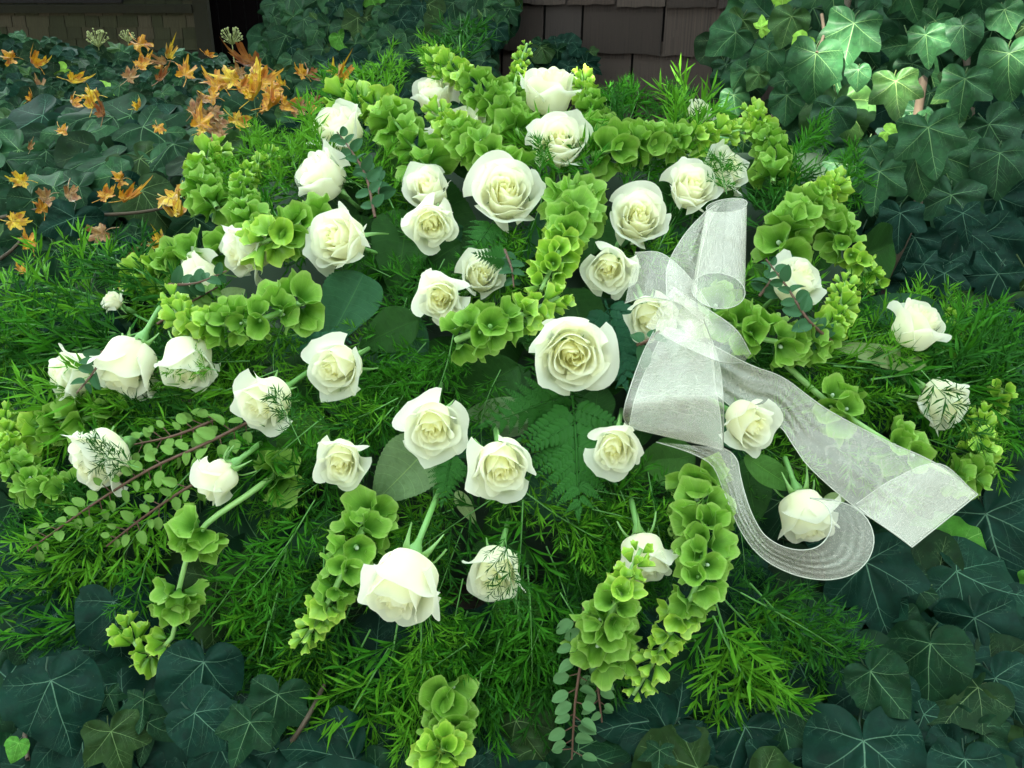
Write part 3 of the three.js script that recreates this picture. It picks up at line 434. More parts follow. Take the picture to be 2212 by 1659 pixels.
/* ---------- white roses ---------- */
const petalMat = leafMat({ name: 'petal', color: col(1, 1, 1), vertexColors: true, roughness: 0.9, transmission: 0.66, specularIntensity: 0.2 });
const greenMat = leafMat({ name: 'sepal', color: col(0.16, 0.33, 0.08), roughness: 0.6, transmission: 0.15 });
const roseStemMat = new THREE.MeshStandardMaterial({ name: 'stem', color: col(0.13, 0.3, 0.07), roughness: 0.55 });
function petalGeo(P, r) {
  const nu = 14, nv = 14, cols = [], ph = r() * 6, w1 = P.wave * (0.6 + 0.8 * r()), nick = (r() - 0.5) * 1.2, tipped = P.tip;
  for (let i = 0; i <= nu; i++) {
    const u = i / nu * 2 - 1, au = Math.abs(u), L = P.len * (1 - 0.2 * Math.pow(au, 3) + tipped * 0.1 * Math.exp(-((u - nick * 0.4) ** 2) / 0.03)), line = [];
    let R = P.r0, y = P.y0; const n = 28;
    for (let k = 0; k <= n; k++) {
      const v = k / n;
      line.push([R, y]);
      const lipK = sstep(P.lipAt + 0.06 * Math.sin(u * 2.2 + ph), 1.02, v);
      let a = lerp(P.phi0, P.phi1, sstep(0.22, 0.52, v)) + (P.phi2 - P.phi1) * lipK + P.edge * Math.pow(au, 2.6) * sstep(0.35, 1, v);
      R += Math.sin(a) * L / n; y += Math.cos(a) * L / n;
    }
    cols.push(line);
  }
  return surface(nu, nv, (uu, vv) => {
    const i = Math.round(uu * nu), u = uu * 2 - 1, [R, y] = cols[i][Math.round(vv * 28)];
    const narrow = 0.42 + 0.58 * sstep(0, 0.42, vv), th = P.th + u * P.A * narrow;
    const rr = Math.max(0.012, R + P.spiral * u * P.A * sstep(0.1, 0.5, vv) + w1 * Math.sin(u * 4.5 + ph) * vv * vv * vv);
    const yy = y + w1 * 0.7 * Math.sin(u * 6.1 + ph * 2) * vv ** 4;
    return V(Math.sin(th) * rr, yy, Math.cos(th) * rr);
  }, (uu, vv) => {
    const c = P.cream * (1 - 0.55 * sstep(0.35, 1, vv)), g = 0.5 * (1 - sstep(0, 0.3, vv));
    return [lerp(0.95, 0.97, c) - 0.16 * g, lerp(0.95, 0.95, c) - 0.04 * g, lerp(0.84, 0.6, c) - 0.22 * g];
  });
}
function makeRose(seed, open) {   // a hybrid tea bloom, head about 1 unit in radius, base of the petals at the origin, opening along +y
  const r = rng(seed), root = new THREE.Group(), N = Math.round(lerp(17, 23, open)), geos = [];
  const full = lerp(0.4, 0.6, open);
  for (let i = 0; i < N; i++) {
    const t = i / (N - 1), out = sstep(0.5, 1, t), last = sstep(0.78, 0.95, t);
    const Rb = 0.045 + full * Math.pow(t, 1.05) + 0.02 * (r() - 0.5), len = lerp(1.02, 1.34, Math.pow(t, 0.8)) * (1 + 0.06 * (r() - 0.5)) * lerp(1.08, 1, open);
    const s0 = clamp((Rb - 0.03) / (0.37 * len), 0, 0.93);
    geos.push(petalGeo({
      th: i * 2.39996 + (r() - 0.5) * 0.5, A: t < 0.3 ? lerp(2.3, 1.5, t / 0.3) : lerp(1.35, 0.98, (t - 0.3) / 0.7), r0: 0.03, y0: 0, len,
      phi0: Math.asin(s0), phi1: lerp(-0.07, lerp(-0.08, 0.2, open), out), phi2: lerp(-0.02, 0.35 + 0.35 * r(), sstep(0.25, 0.7, t)) + last * lerp(0.7, 0.8, open) * (0.05 + 1.2 * r()),
      lipAt: lerp(0.8, 0.6, last), edge: lerp(0, 0.6, sstep(0.3, 0.8, t)) + last * 1.0 * r(), spiral: 0.045 * (1 - 0.5 * t), wave: 0.014 + 0.045 * t, tip: r() < 0.75 * last ? 0.6 + 0.6 * r() : 0, cream: lerp(1, 0.28, sstep(0.05, 0.85, t)),
    }, r));
  }
  if (open < 0.4) for (let i = 0; i < 2; i++) geos.push(petalGeo({ th: i * 2.6 + r(), A: 0.62, r0: 0.06, y0: -0.02, len: 1.2, phi0: 0.75, phi1: 0.3 + 0.3 * i, phi2: 1.9 + 0.4 * r(), lipAt: 0.45, edge: 0.5, spiral: 0, wave: 0.06, tip: 1, cream: 0.3 }, r));
  let R = 0; for (const g of geos) { const p = g.attributes.position; for (let i = 0; i < p.count; i++) R = Math.max(R, Math.hypot(p.getX(i), p.getZ(i))); }
  const k = 1 / (R * 0.93);
  geos.forEach((g) => { g.scale(k, k, k); part('petal', g, petalMat, root); });
  const hip = new THREE.LatheGeometry([[0.001, -0.34], [0.075, -0.32], [0.085, -0.24], [0.13, -0.16], [0.17, -0.06], [0.16, 0.03]].map(([x, y]) => new THREE.Vector2(x, y)), 12);
  part('hip', hip, roseStemMat, root);
  for (let i = 0; i < 5; i++) {
    const a = i * 1.2566 + 0.2 * r(), bend = 0.5 + 1.2 * r(), tw = (r() - 0.5) * 0.6, L = 0.85 + 0.35 * r();
    part('sepal', surface(4, 9, (u, v) => { const w = (u - 0.5) * 0.24 * Math.sin(Math.PI * (0.18 + 0.8 * v)) * (1 - 0.5 * v), q = L * v, out = 0.14 + 0.42 * q * (0.4 + bend * 0.5) + 0.05 * (1 - 4 * (u - 0.5) ** 2), y = 0.0 + q * (0.75 - bend * v * 0.85), x = out, ww = w + tw * v * v * 0.3; return V(Math.sin(a) * x + Math.cos(a) * ww, y, Math.cos(a) * x - Math.sin(a) * ww); }), greenMat, root);
  }
  root.userData.kindName = 'white_rose';
  return root;
}
const roseProtos = { o1: makeRose(11, 1), o2: makeRose(12, 0.95), h1: makeRose(13, 0.55), h2: makeRose(14, 0.5), h3: makeRose(15, 0.6), b1: makeRose(16, 0.3), b2: makeRose(17, 0.36) };
// place of the head, its width, bloom, lean away from the viewer and where it leans (0 up, 90 right), turn about its stem, lift, label
const ROSES = [
  [938, 215, 95, 'h2', 52, -10, 0.4, -0.05, 'cream white rose between the two top left bells stems, pointing up'],
  [1188, 205, 130, 'h3', 62, 5, 1.2, -0.03, 'white rose at the very top, showing the backs of its petals'],
  [1208, 312, 152, 'o1', 30, 8, 2.2, 0.02, 'big open white rose directly below the topmost rose'],
  [1000, 300, 130, 'h1', 55, -20, 3.0, -0.07, 'white rose almost hidden behind the upper left bells'],
  [735, 285, 140, 'h3', 50, -35, 4.0, 0.0, 'white rose at upper left with a dark leafy twig across it'],
  [702, 388, 122, 'h2', 58, -50, 0.5, 0.01, 'white rosebud leaning left under the twig at upper left'],
  [926, 415, 120, 'h2', 35, -20, 1.7, -0.01, 'white rose half hidden behind the yellow-centred spiral rose'],
  [932, 482, 128, 'h1', 16, 175, 2.5, 0.05, 'white rose with a neat yellow spiral, left of the widest open rose'],
  [1092, 420, 172, 'o2', 22, 10, 3.6, 0.03, 'widest open white rose in the upper middle, above the front bells'],
  [737, 520, 160, 'o1', 38, -70, 4.4, 0.04, 'open white rose at middle left turned to the left, over a dark leaf'],
  [540, 540, 125, 'h3', 58, -110, 5.0, 0.02, 'white rose at left with pale bells lying over it'],
  [432, 598, 105, 'h2', 65, -60, 0.9, 0.0, 'white rose with rolled petals and a dark twig across it at left'],
  [952, 642, 130, 'h1', 12, -150, 1.3, 0.06, 'creamy spiral rose in the centre left, in front of its twin'],
  [1038, 598, 118, 'h2', 22, 40, 2.0, 0.0, 'shaded spiral rose tucked behind the creamy spiral rose'],
  [1380, 472, 145, 'o2', 20, 20, 2.9, 0.02, 'open white rose at the left of the pair above the ribbon'],
  [1492, 408, 130, 'o1', 34, 35, 3.3, 0.02, 'white rose just above the ribbon loop, right of the pair'],
  [1556, 372, 112, 'h3', 55, 60, 4.9, -0.02, 'white rose behind the ribbon loop, farther right and partly covered'],
  [1316, 577, 132, 'h1', 18, 200, 5.6, 0.05, 'white spiral rose beside the left edge of the ribbon'],
  [1400, 682, 125, 'h2', 28, 160, 0.2, 0.04, 'white rose peeping out from under the ribbon'],
  [1237, 765, 190, 'o2', 10, 170, 1.1, 0.07, 'largest open white rose at the centre, above the leather fern'],
  [733, 790, 148, 'h3', 34, -120, 1.9, 0.04, 'white rose left of centre turned down to the left'],
  [582, 862, 150, 'h1', 48, -125, 2.6, 0.05, 'white rose at left with green fern needles across its right side'],
  [165, 808, 122, 'h3', 56, -95, 3.1, 0.02, 'leftmost white rose with a small dark twig across it'],
  [278, 780, 150, 'h1', 66, -150, 3.9, 0.05, 'white rose hanging sideways right of the leftmost one'],
  [405, 772, 130, 'h2', 64, 185, 4.6, 0.05, 'white rose tucked under the horizontal bells stem at left'],
  [225, 985, 150, 'h3', 58, -120, 5.3, 0.04, 'white rose low at left with fern needles in front'],
  [470, 1030, 122, 'b1', 80, -128, 0.7, 0.04, 'narrow white rosebud with visible sepals at lower left'],
  [738, 995, 132, 'h1', 24, -165, 1.5, 0.04, 'white rose left of the big grey-green leaf'],
  [938, 918, 165, 'h3', 22, -170, 2.3, 0.06, 'white rose above the big grey-green leaf'],
  [1083, 1000, 168, 'h2', 26, 170, 3.2, 0.06, 'white rose at lower centre, left of the leather fern tip'],
  [1328, 965, 132, 'h3', 24, 190, 4.1, 0.065, 'white rose right of the leather fern, below the ribbon'],
  [1612, 908, 140, 'h1', 40, 120, 4.8, 0.06, 'white rose laid over the ribbon tails at right'],
  [872, 1250, 180, 'h2', 56, -158, 5.5, 0.09, 'large hanging white rose at the bottom with its stem showing'],
  [1070, 1228, 150, 'h1', 42, -165, 0.1, 0.03, 'hanging white rose behind fern, right of the large hanging one'],
  [1388, 1195, 128, 'h2', 66, 168, 1.0, 0.03, 'white rosebud hanging behind the yellow-green bells at bottom right'],
  [1738, 1105, 138, 'h2', 64, 160, 1.8, 0.02, 'hanging white rose seen through the curled ribbon end'],
  [1712, 612, 135, 'h3', 50, 50, 2.4, 0.03, 'white rose at right behind a dark leafy twig'],
  [1975, 712, 122, 'h1', 58, 40, 3.4, 0.05, 'white rosebud at far right above a large bluish leaf'],
  [2030, 862, 135, 'h2', 50, 120, 4.3, 0.03, 'white rose at far right veiled by asparagus fern'],
  [246, 650, 56, 'b2', 60, -60, 5.1, 0.02, 'small white bud among fern at the left edge of the spray'],
  [1505, 250, 70, 'h2', 60, 40, 5.8, -0.03, 'white rose hidden behind the horizontal bells at upper right'],
];
const axisOf = (p, lean, dir) => toCam(p).multiplyScalar(Math.cos(lean * D2R)).addScaledVector(screenDir(dir), Math.sin(lean * D2R)).normalize();
for (const [px, py, w, kind, lean, dir, turn, lift, label] of ROSES) {
  const o = copyTo(roseProtos[kind], label, undefined); o.userData.category = 'rose';
  const d = depth(px, py) - lift - 0.02, s = w / 2 * m2(d) * (lean > 50 ? 1.17 : 1.01), p = at(px, py, d), ax = axisOf(p, lean, dir);
  o.position.copy(p).addScaledVector(ax, -s * 0.62);
  o.quaternion.setFromUnitVectors(V(0, 1, 0), ax).multiply(new THREE.Quaternion().setFromAxisAngle(V(0, 1, 0), turn));
  o.scale.setScalar(s); o.updateMatrix();
  const k = w * (0.42 + 0.5 * Math.sin(lean * D2R)) * (w === 180 && py > 1200 ? 1.5 : 1), base = o.position.clone(), end = mound(px - Math.sin(dir * D2R) * k, py + Math.cos(dir * D2R) * k, w === 180 && py > 1200 ? 0.0 : -0.15);
  const st = tube([base.clone().addScaledVector(ax, -0.28 * s), base.clone().addScaledVector(ax, -0.75 * s), end], 0.0028, 0.0026, 12, 7); st.applyMatrix4(o.matrix.clone().invert()); part('stem', st, roseStemMat, o);
}

/* ---------- bells of Ireland ---------- */
const bellTex = canvas(512, 256, (g, W, H) => { const r = rng(71); g.fillStyle = '#d6dcc6'; g.fillRect(0, 0, W, H); for (let i = 0; i < 10; i++) { let x = (i + 0.5) / 10 * W; g.strokeStyle = 'rgba(245,255,215,0.75)'; g.lineWidth = 2.2; g.beginPath(); g.moveTo(x, H); for (let y = H; y > 0; y -= 14) { x += (r() - 0.5) * 5; g.lineTo(x, y); } g.stroke(); } g.lineWidth = 1.1; g.strokeStyle = 'rgba(240,255,205,0.55)'; for (let i = 0; i < 300; i++) { const x = r() * W, y = r() * H, a = r() * 6; g.beginPath(); g.moveTo(x, y); g.lineTo(x + Math.cos(a) * 18, y + Math.sin(a) * 18); g.lineTo(x + Math.cos(a + 0.7) * 30, y + Math.sin(a + 0.7) * 30); g.stroke(); } });
const bellMat = leafMat({ name: 'bell', map: bellTex, vertexColors: true, roughness: 0.5, transmission: 0.46, specularIntensity: 0.3, bumpMap: bellTex, bumpScale: 0.0004 });
const bellStemMat = new THREE.MeshStandardMaterial({ name: 'bells_stem', color: col(0.25, 0.44, 0.13), roughness: 0.5 });
const corollaMat = leafMat({ name: 'corolla', color: col(0.5, 0.62, 0.42), roughness: 0.6, transmission: 0.2 });
function bellGeo(seed, tight) {   // a shell-shaped calyx, rim about 1 unit across, opening along +y
  const r = rng(seed), sq = 0.78 + 0.18 * r(), ph = r() * 6, dent = 0.12 * r(), ph2 = r() * 6, fl = 0.3 + 0.35 * r();
  return surface(24, 7, (u, v) => {
    const a = u * Math.PI * 2, k = Math.pow(v, tight ? 0.9 : 1.15), flare = sstep(0.6, 1, v) * fl * (tight ? 0.2 : 1);
    const lobe = 1 + v * v * (0.07 * Math.pow(Math.abs(Math.cos(2.5 * a + ph)), 6) - dent * Math.max(0, Math.cos(a * 2 + ph2)) * 0.7 - 0.04 * Math.sin(3 * a + ph));
    const R = (0.07 + 0.38 * k + 0.1 * flare) * lobe, y = (tight ? 0.9 : 0.6) * v - 0.06 * flare + 0.1 * v * v * Math.sin(2 * a + ph2) + 0.075 * v * v * Math.sin(5 * a + ph) + 0.035 * v ** 4 * Math.sin(9 * a + ph2);
    return V(Math.cos(a) * R, y, Math.sin(a) * R * sq);
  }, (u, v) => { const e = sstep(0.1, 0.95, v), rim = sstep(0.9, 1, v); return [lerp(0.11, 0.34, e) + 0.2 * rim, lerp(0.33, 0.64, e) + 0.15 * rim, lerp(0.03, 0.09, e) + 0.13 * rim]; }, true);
}
const bellGeos = [0, 1, 2, 3, 4, 5].map((i) => bellGeo(500 + i, false)), budGeos = [0, 1, 2].map((i) => bellGeo(520 + i, true));
const corollaGeo = (() => { const g = new THREE.SphereGeometry(0.065, 8, 6); g.scale(1, 1.5, 1); return g; })();
const spineGeo = (() => { const gs = []; for (let i = 0; i < 7; i++) { const a = i * 0.9; gs.push(tube([V(0, 0, 0), V(Math.cos(a) * 0.5, 0.5, Math.sin(a) * 0.5)], 0.03, 0.004, 1, 3)); } return mergeGeometries(gs); })();
const youngMat = leafMat({ name: 'young_bell', map: bellTex, color: col(1.3, 1.15, 0.75), vertexColors: true, roughness: 0.5, transmission: 0.3 });
function bells(pts, n, s0, s1, label, opt = {}) {   // pts run from the base to the tip: [px, py, lift]
  const root = thing('bells_of_ireland', label, 'flower stem'), r = rng(Math.round(pts[0][0] * 3 + pts[0][1]));
  const P = pts.map(([x, y, l = 0.04]) => mound(x, y, l)), curve = new THREE.CatmullRomCurve3(P), q = V(), tg = V(), p = V();
  const m = m2(depth(pts[0][0], pts[0][1]));
  part('stem', tube(P, 0.0037, 0.002, 24, 6), bellStemMat, root);
  const from = opt.from ?? 0.05;
  const ts = opt.at ?? Array.from({ length: n + 1 }, (_, k) => lerp(from, 0.97, Math.pow(k / n, 0.86)));
  ts.forEach((t, k) => {
    curve.getPointAt(t, p); curve.getTangentAt(t, tg);
    const f = opt.at ? k / (ts.length - 1) : (t - from) / (0.97 - from), size = 0.87 * lerp(s0, s1, Math.pow(f, 1.2)) * m, c = toCam(p), a0 = r() * 6.28, e1 = c.clone().addScaledVector(tg, -c.dot(tg)).normalize(), e2 = tg.clone().cross(e1);
    const cnt = f > 0.93 ? 4 : 6;
    for (let i = 0; i < cnt; i++) {
      const a = a0 + i * 6.283 / cnt + (r() - 0.5) * 0.35, rad = e1.clone().multiplyScalar(Math.cos(a)).addScaledVector(e2, Math.sin(a));
      if (rad.dot(c) < -0.55 || (opt.gap && r() < opt.gap)) continue;
      const up = lerp(0.22, 1.0, Math.pow(f, 1.6)) + (r() - 0.5) * 0.7 + (opt.up ?? 0), ax = rad.clone().addScaledVector(tg, up).addScaledVector(V(0, 1, 0), 0.12).normalize(), s = size * (0.78 + 0.42 * r());
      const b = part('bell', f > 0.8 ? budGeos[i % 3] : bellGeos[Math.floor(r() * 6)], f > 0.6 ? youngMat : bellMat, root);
      b.position.copy(p).addScaledVector(rad, 0.004).addScaledVector(ax, s * 0.06).addScaledVector(tg, (r() - 0.5) * size * 0.35); b.quaternion.setFromUnitVectors(V(0, 1, 0), ax).multiply(new THREE.Quaternion().setFromAxisAngle(V(0, 1, 0), r() * 6.28)); b.scale.setScalar(s);
      if (f < 0.45 && s0 > 50 && r() < 0.3) { const w = part('corolla', corollaGeo, corollaMat, b); w.position.y = 0.16; }
    }
    if (f > 0.55) { const w = part('spines', spineGeo, youngMat, root); w.position.copy(p); w.quaternion.setFromUnitVectors(V(0, 1, 0), tg); w.scale.setScalar(size * 0.85); }
  });
  return root;
}
spineGeo.setAttribute('color', new THREE.Float32BufferAttribute(new Array(spineGeo.attributes.position.count * 3).fill(0).map((_, i) => [0.36, 0.55, 0.12][i % 3]), 3));
const BELLS = [
  [[[1130, 300, 0], [1060, 215, 0.03], [990, 160, 0.04], [922, 118, 0.04]], 9, 74, 26, 'thick bells of Ireland stem leaning up to the left, highest of the left group'],
  [[[1120, 290, -0.05], [1110, 200, -0.04], [1125, 135, -0.04], [1138, 95, -0.04]], 9, 46, 14, 'slender bells of Ireland stem standing upright at the top, left of the topmost rose'],
  [[[1120, 385, 0.04], [1050, 330, 0.07], [985, 285, 0.07], [937, 238, 0.06]], 8, 72, 28, 'bells of Ireland stem lying over the hidden white rose, below the highest stem'],
  [[[930, 370, 0.02], [880, 300, 0.03], [815, 235, 0.03], [735, 215, 0.02]], 7, 78, 56, 'broad bells of Ireland arching left above the upper left roses'],
  [[[1320, 320, 0], [1285, 250, 0.0], [1262, 195, 0.0], [1255, 160, 0.0]], 8, 60, 24, 'upright bells of Ireland stem right of the topmost rose'],
  [[[1275, 335, 0.02], [1380, 310, 0.04], [1490, 300, 0.05], [1602, 282, 0.05]], 10, 72, 24, 'bells of Ireland stem lying level and pointing right above the ribbon'],
  [[[1670, 395, 0.0], [1668, 330, 0.02], [1645, 280, 0.02], [1622, 238, 0.02]], 8, 64, 26, 'bells of Ireland stem pointing up in front of the sunlit ivy'],
  [[[1245, 430, 0.05], [1225, 500, 0.09], [1195, 570, 0.1], [1168, 628, 0.1]], 9, 84, 30, 'bells of Ireland stem hanging down the middle, between centre and ribbon'],
  [[[985, 735, 0.06], [1060, 705, 0.09], [1130, 680, 0.1], [1208, 642, 0.1]], 7, 74, 34, 'bells of Ireland stem crossing the centre, pointing right below the creamy spiral rose', { gap: 0.1 }],
  [[[560, 520, 0.05], [525, 440, 0.04], [535, 380, 0.04], [588, 332, 0.04]], 8, 56, 20, 'thin bells of Ireland stem curving up at left above the rose'],
  [[[470, 450, 0.0], [440, 400, 0.0], [435, 360, 0.0], [470, 325, 0.0]], 6, 66, 40, 'bells of Ireland cluster veiled by fern at upper left edge'],
  [[[700, 480, 0.02], [630, 500, 0.05], [590, 515, 0.07], [560, 525, 0.07]], 4, 74, 60, 'bells of Ireland lying across the left rose'],
  [[[480, 540, 0.0], [420, 550, 0.02], [360, 580, 0.02], [300, 600, 0.0]], 6, 72, 44, 'bells of Ireland spray behind the rolled-petal rose at left'],
  [[[660, 650, 0.05], [560, 690, 0.08], [450, 700, 0.09], [392, 688, 0.09], [372, 645, 0.09]], 9, 78, 30, 'bells of Ireland stem lying level at left above three roses'],
  [[[260, 900, 0.0], [190, 905, 0.01], [120, 920, 0.01], [60, 960, 0]], 4, 76, 66, 'few large bells of Ireland behind the low left roses', { gap: 0.15 }],
  [[[160, 1070, 0], [90, 1055, 0.02], [35, 1000, 0.03], [5, 890, 0.02]], 9, 60, 28, 'bells of Ireland stem curling up at the left edge'],
  [[[690, 960, -0.06], [540, 1065, 0.03], [430, 1150, 0.06], [385, 1280, 0.05], [370, 1380, 0.05], [310, 1410, 0.05], [266, 1350, 0.05]], 6, 82, 36, 'long bells of Ireland stem trailing down at lower left with bare gaps', { at: [0.22, 0.47, 0.5, 0.65, 0.69, 0.81, 0.88, 0.94, 0.985], up: 0.1 }],
  [[[810, 1100, 0.02], [765, 1180, 0.05], [720, 1280, 0.06], [655, 1388, 0.05]], 8, 80, 26, 'oval bells of Ireland stem hanging left of the large hanging rose'],
  [[[960, 1480, 0.03], [965, 1540, 0.05], [970, 1600, 0.08], [950, 1625, 0.12]], 6, 80, 50, 'bells of Ireland cluster facing the viewer at the bottom edge', { up: 0.2 }],
  [[[1300, 1410, 0.05], [1315, 1340, 0.08], [1345, 1270, 0.09], [1385, 1185, 0.09]], 8, 88, 22, 'yellow-green bells of Ireland stem pointing up at bottom right'],
  [[[1500, 1020, 0.03], [1520, 1130, 0.05], [1510, 1250, 0.07], [1440, 1380, 0.07], [1368, 1500, 0.06]], 12, 88, 26, 'long bells of Ireland stem with large open bells hanging below the ribbon'],
  [[[1690, 560, 0.0], [1700, 500, 0.03], [1750, 440, 0.03], [1815, 395, 0.03]], 8, 80, 30, 'bells of Ireland stem rising to the right above the leafy twig'],
  [[[1780, 470, -0.02], [1820, 530, 0.0], [1860, 575, 0.0], [1895, 615, 0.0]], 7, 66, 26, 'bells of Ireland stem bending down at the right edge of the spray'],
  [[[1530, 660, 0.02], [1640, 730, 0.04], [1760, 735, 0.05], [1810, 680, 0.05], [1825, 605, 0.05]], 11, 84, 26, 'curved bells of Ireland stem right of the ribbon knot'],
  [[[1700, 790, 0.0], [1790, 870, 0.02], [1910, 950, 0.03], [2020, 1010, 0.03], [2100, 1030, 0.03], [2120, 890, 0.03]], 8, 82, 30, 'sparse bells of Ireland stem running to the far right under the ribbon tail', { at: [0.2, 0.24, 0.43, 0.47, 0.66, 0.72, 0.78, 0.84, 0.89, 0.94, 0.98] }],
  [[[2110, 930, 0.0], [2140, 900, 0.0], [2155, 870, 0.02], [2165, 840, 0.04]], 5, 50, 26, 'feathery tip of bells of Ireland at the right edge', { up: 0.3 }],
  [[[2020, 800, -0.04], [2045, 760, -0.02], [2055, 720, -0.02], [2050, 680, -0.02]], 6, 44, 20, 'small bells of Ireland tip behind the far right rosebud'],
];
for (const b of BELLS) bells(b[0], b[1], b[2], b[3], b[4], b[5]);

/* ---------- asparagus fern ---------- */
const fernMats = [[0.038, 0.18, 0.01], [0.095, 0.29, 0.016], [0.022, 0.11, 0.012]].map((c) => leafMat({ name: 'asparagus', color: col(...c), roughness: 0.5, transmission: 0.3, specularIntensity: 0.12 }));
const fernStemMat = new THREE.MeshStandardMaterial({ name: 'asparagus_stem', color: col(0.09, 0.25, 0.05), roughness: 0.6 });
function needle(r, p, dir, L, out) {   // a keeled narrow blade
  const side = dir.clone().cross(V(r() - 0.5, r() - 0.5, r() - 0.5)).normalize().multiplyScalar(L * 0.056), nrm = side.clone().cross(dir).normalize().multiplyScalar(L * 0.02), bend = V(r() - 0.5, r() - 0.5, r() - 0.5).multiplyScalar(L * 0.16);
  const m = p.clone().addScaledVector(dir, L * 0.45).addScaledVector(bend, 0.6), tip = p.clone().addScaledVector(dir, L).sub(bend.clone().multiplyScalar(0.2));
  const i = out.pos.length / 3; for (const q of [p, m.clone().add(side), m.clone().add(nrm), m.clone().sub(side), tip]) out.pos.push(q.x, q.y, q.z);
  out.idx.push(i, i + 2, i + 1, i, i + 3, i + 2, i + 1, i + 2, i + 4, i + 2, i + 3, i + 4);
}
function makeFern(seed, mat) {   // a sprig one unit long along +y, flat side to +z
  const r = rng(seed), root = new THREE.Group(), bend = (r() - 0.5) * 0.3, P = [V(0, 0, 0), V(bend * 0.3, 0.35, 0.03), V(bend * 0.2, 0.7, 0.02), V(-bend * 0.6, 1, -0.06)], c = new THREE.CatmullRomCurve3(P), p = V(), tg = V();
  part('stem', tube(P, 0.0062, 0.003, 14, 5), fernStemMat, root);
  const sparse = seed % 2, nB = sparse ? 10 : 14;
  for (let k = 0; k < nB; k++) {
    const t = 0.12 + 0.86 * k / (nB - 1), sd = k % 2 ? 1 : -1; c.getPointAt(t, p); c.getTangentAt(t, tg);
    const side = V(sd, 0, (r() - 0.5) * 1.3).normalize(), L = (0.27 * Math.sin(Math.PI * (0.22 + 0.62 * t)) + 0.05) * (0.75 + 0.5 * r()) * (k === nB - 1 ? 0.7 : 1), dir = k === nB - 1 ? tg.clone() : side.multiplyScalar(0.85).addScaledVector(tg, 0.75).normalize(), cv = V((r() - 0.5) * 0.3, -0.1, (r() - 0.5) * 0.4);
    const out = { pos: [], idx: [] }, n = Math.max(5, Math.round(L / (sparse ? 0.05 : 0.029))), q = V();
    for (let i = 0; i <= n; i++) {
      const u = i / n, d2 = dir.clone().addScaledVector(cv, u * 1.4).normalize(); q.copy(p).addScaledVector(dir, L * u).addScaledVector(cv, L * u * u * 0.7);
      const ne = i === n ? 5 : (sparse ? 3 : 2) + (r() < 0.45 ? 1 : 0);
      for (let j = 0; j < ne; j++) { const nd = d2.clone().multiplyScalar(0.55 + 0.5 * r()).add(V(r() - 0.5, r() - 0.5, r() - 0.5).multiplyScalar(1.9)).normalize(); if (nd.dot(d2) < 0.1) nd.addScaledVector(d2, 0.9).normalize(); needle(r, q, nd, (sparse ? 0.2 : 0.15) * (0.7 + 0.6 * r()) * (1 - 0.35 * u), out); }
    }
    const g = new THREE.BufferGeometry(); g.setAttribute('position', new THREE.Float32BufferAttribute(out.pos, 3)); g.setIndex(out.idx);
    const br = tube([p.clone(), p.clone().addScaledVector(dir, L * 0.5).addScaledVector(cv, L * 0.18), p.clone().addScaledVector(dir, L).addScaledVector(cv, L * 0.7)], 0.0042, 0.002, 4, 3); br.deleteAttribute('uv'); br.deleteAttribute('normal');
    const mg = mergeGeometries([g, br]); mg.computeVertexNormals(); part('branchlet', mg, mat, root);
  }
  root.userData.kindName = 'asparagus_fern'; root.userData.category = 'fern sprig';
  return root;
}
const fernProtos = [0, 1, 2, 3, 4, 5].map((k) => makeFern(700 + k, fernMats[k % 3]));
function fern(px, py, ang, len, lift, label, group, seed) {   // foot of the sprig, direction of growth, length in layout units
  const r = rng(seed), o = copyTo(fernProtos[Math.floor(r() * 6)], label, group), p = mound(px, py, lift), t = screenDir(ang), tip = mound(px + Math.sin(ang * D2R) * len * 1.15, py - Math.cos(ang * D2R) * len * 1.15, lift - 0.015 + 0.03 * r());
  const dir = tip.clone().sub(p), L = dir.length();
  orientAlong(o, p, toCam(p).add(V((r() - 0.5) * 0.9, (r() - 0.5) * 0.9, (r() - 0.5) * 0.5)), dir, L); if (r() < 0.5) o.scale.x *= -1;
}
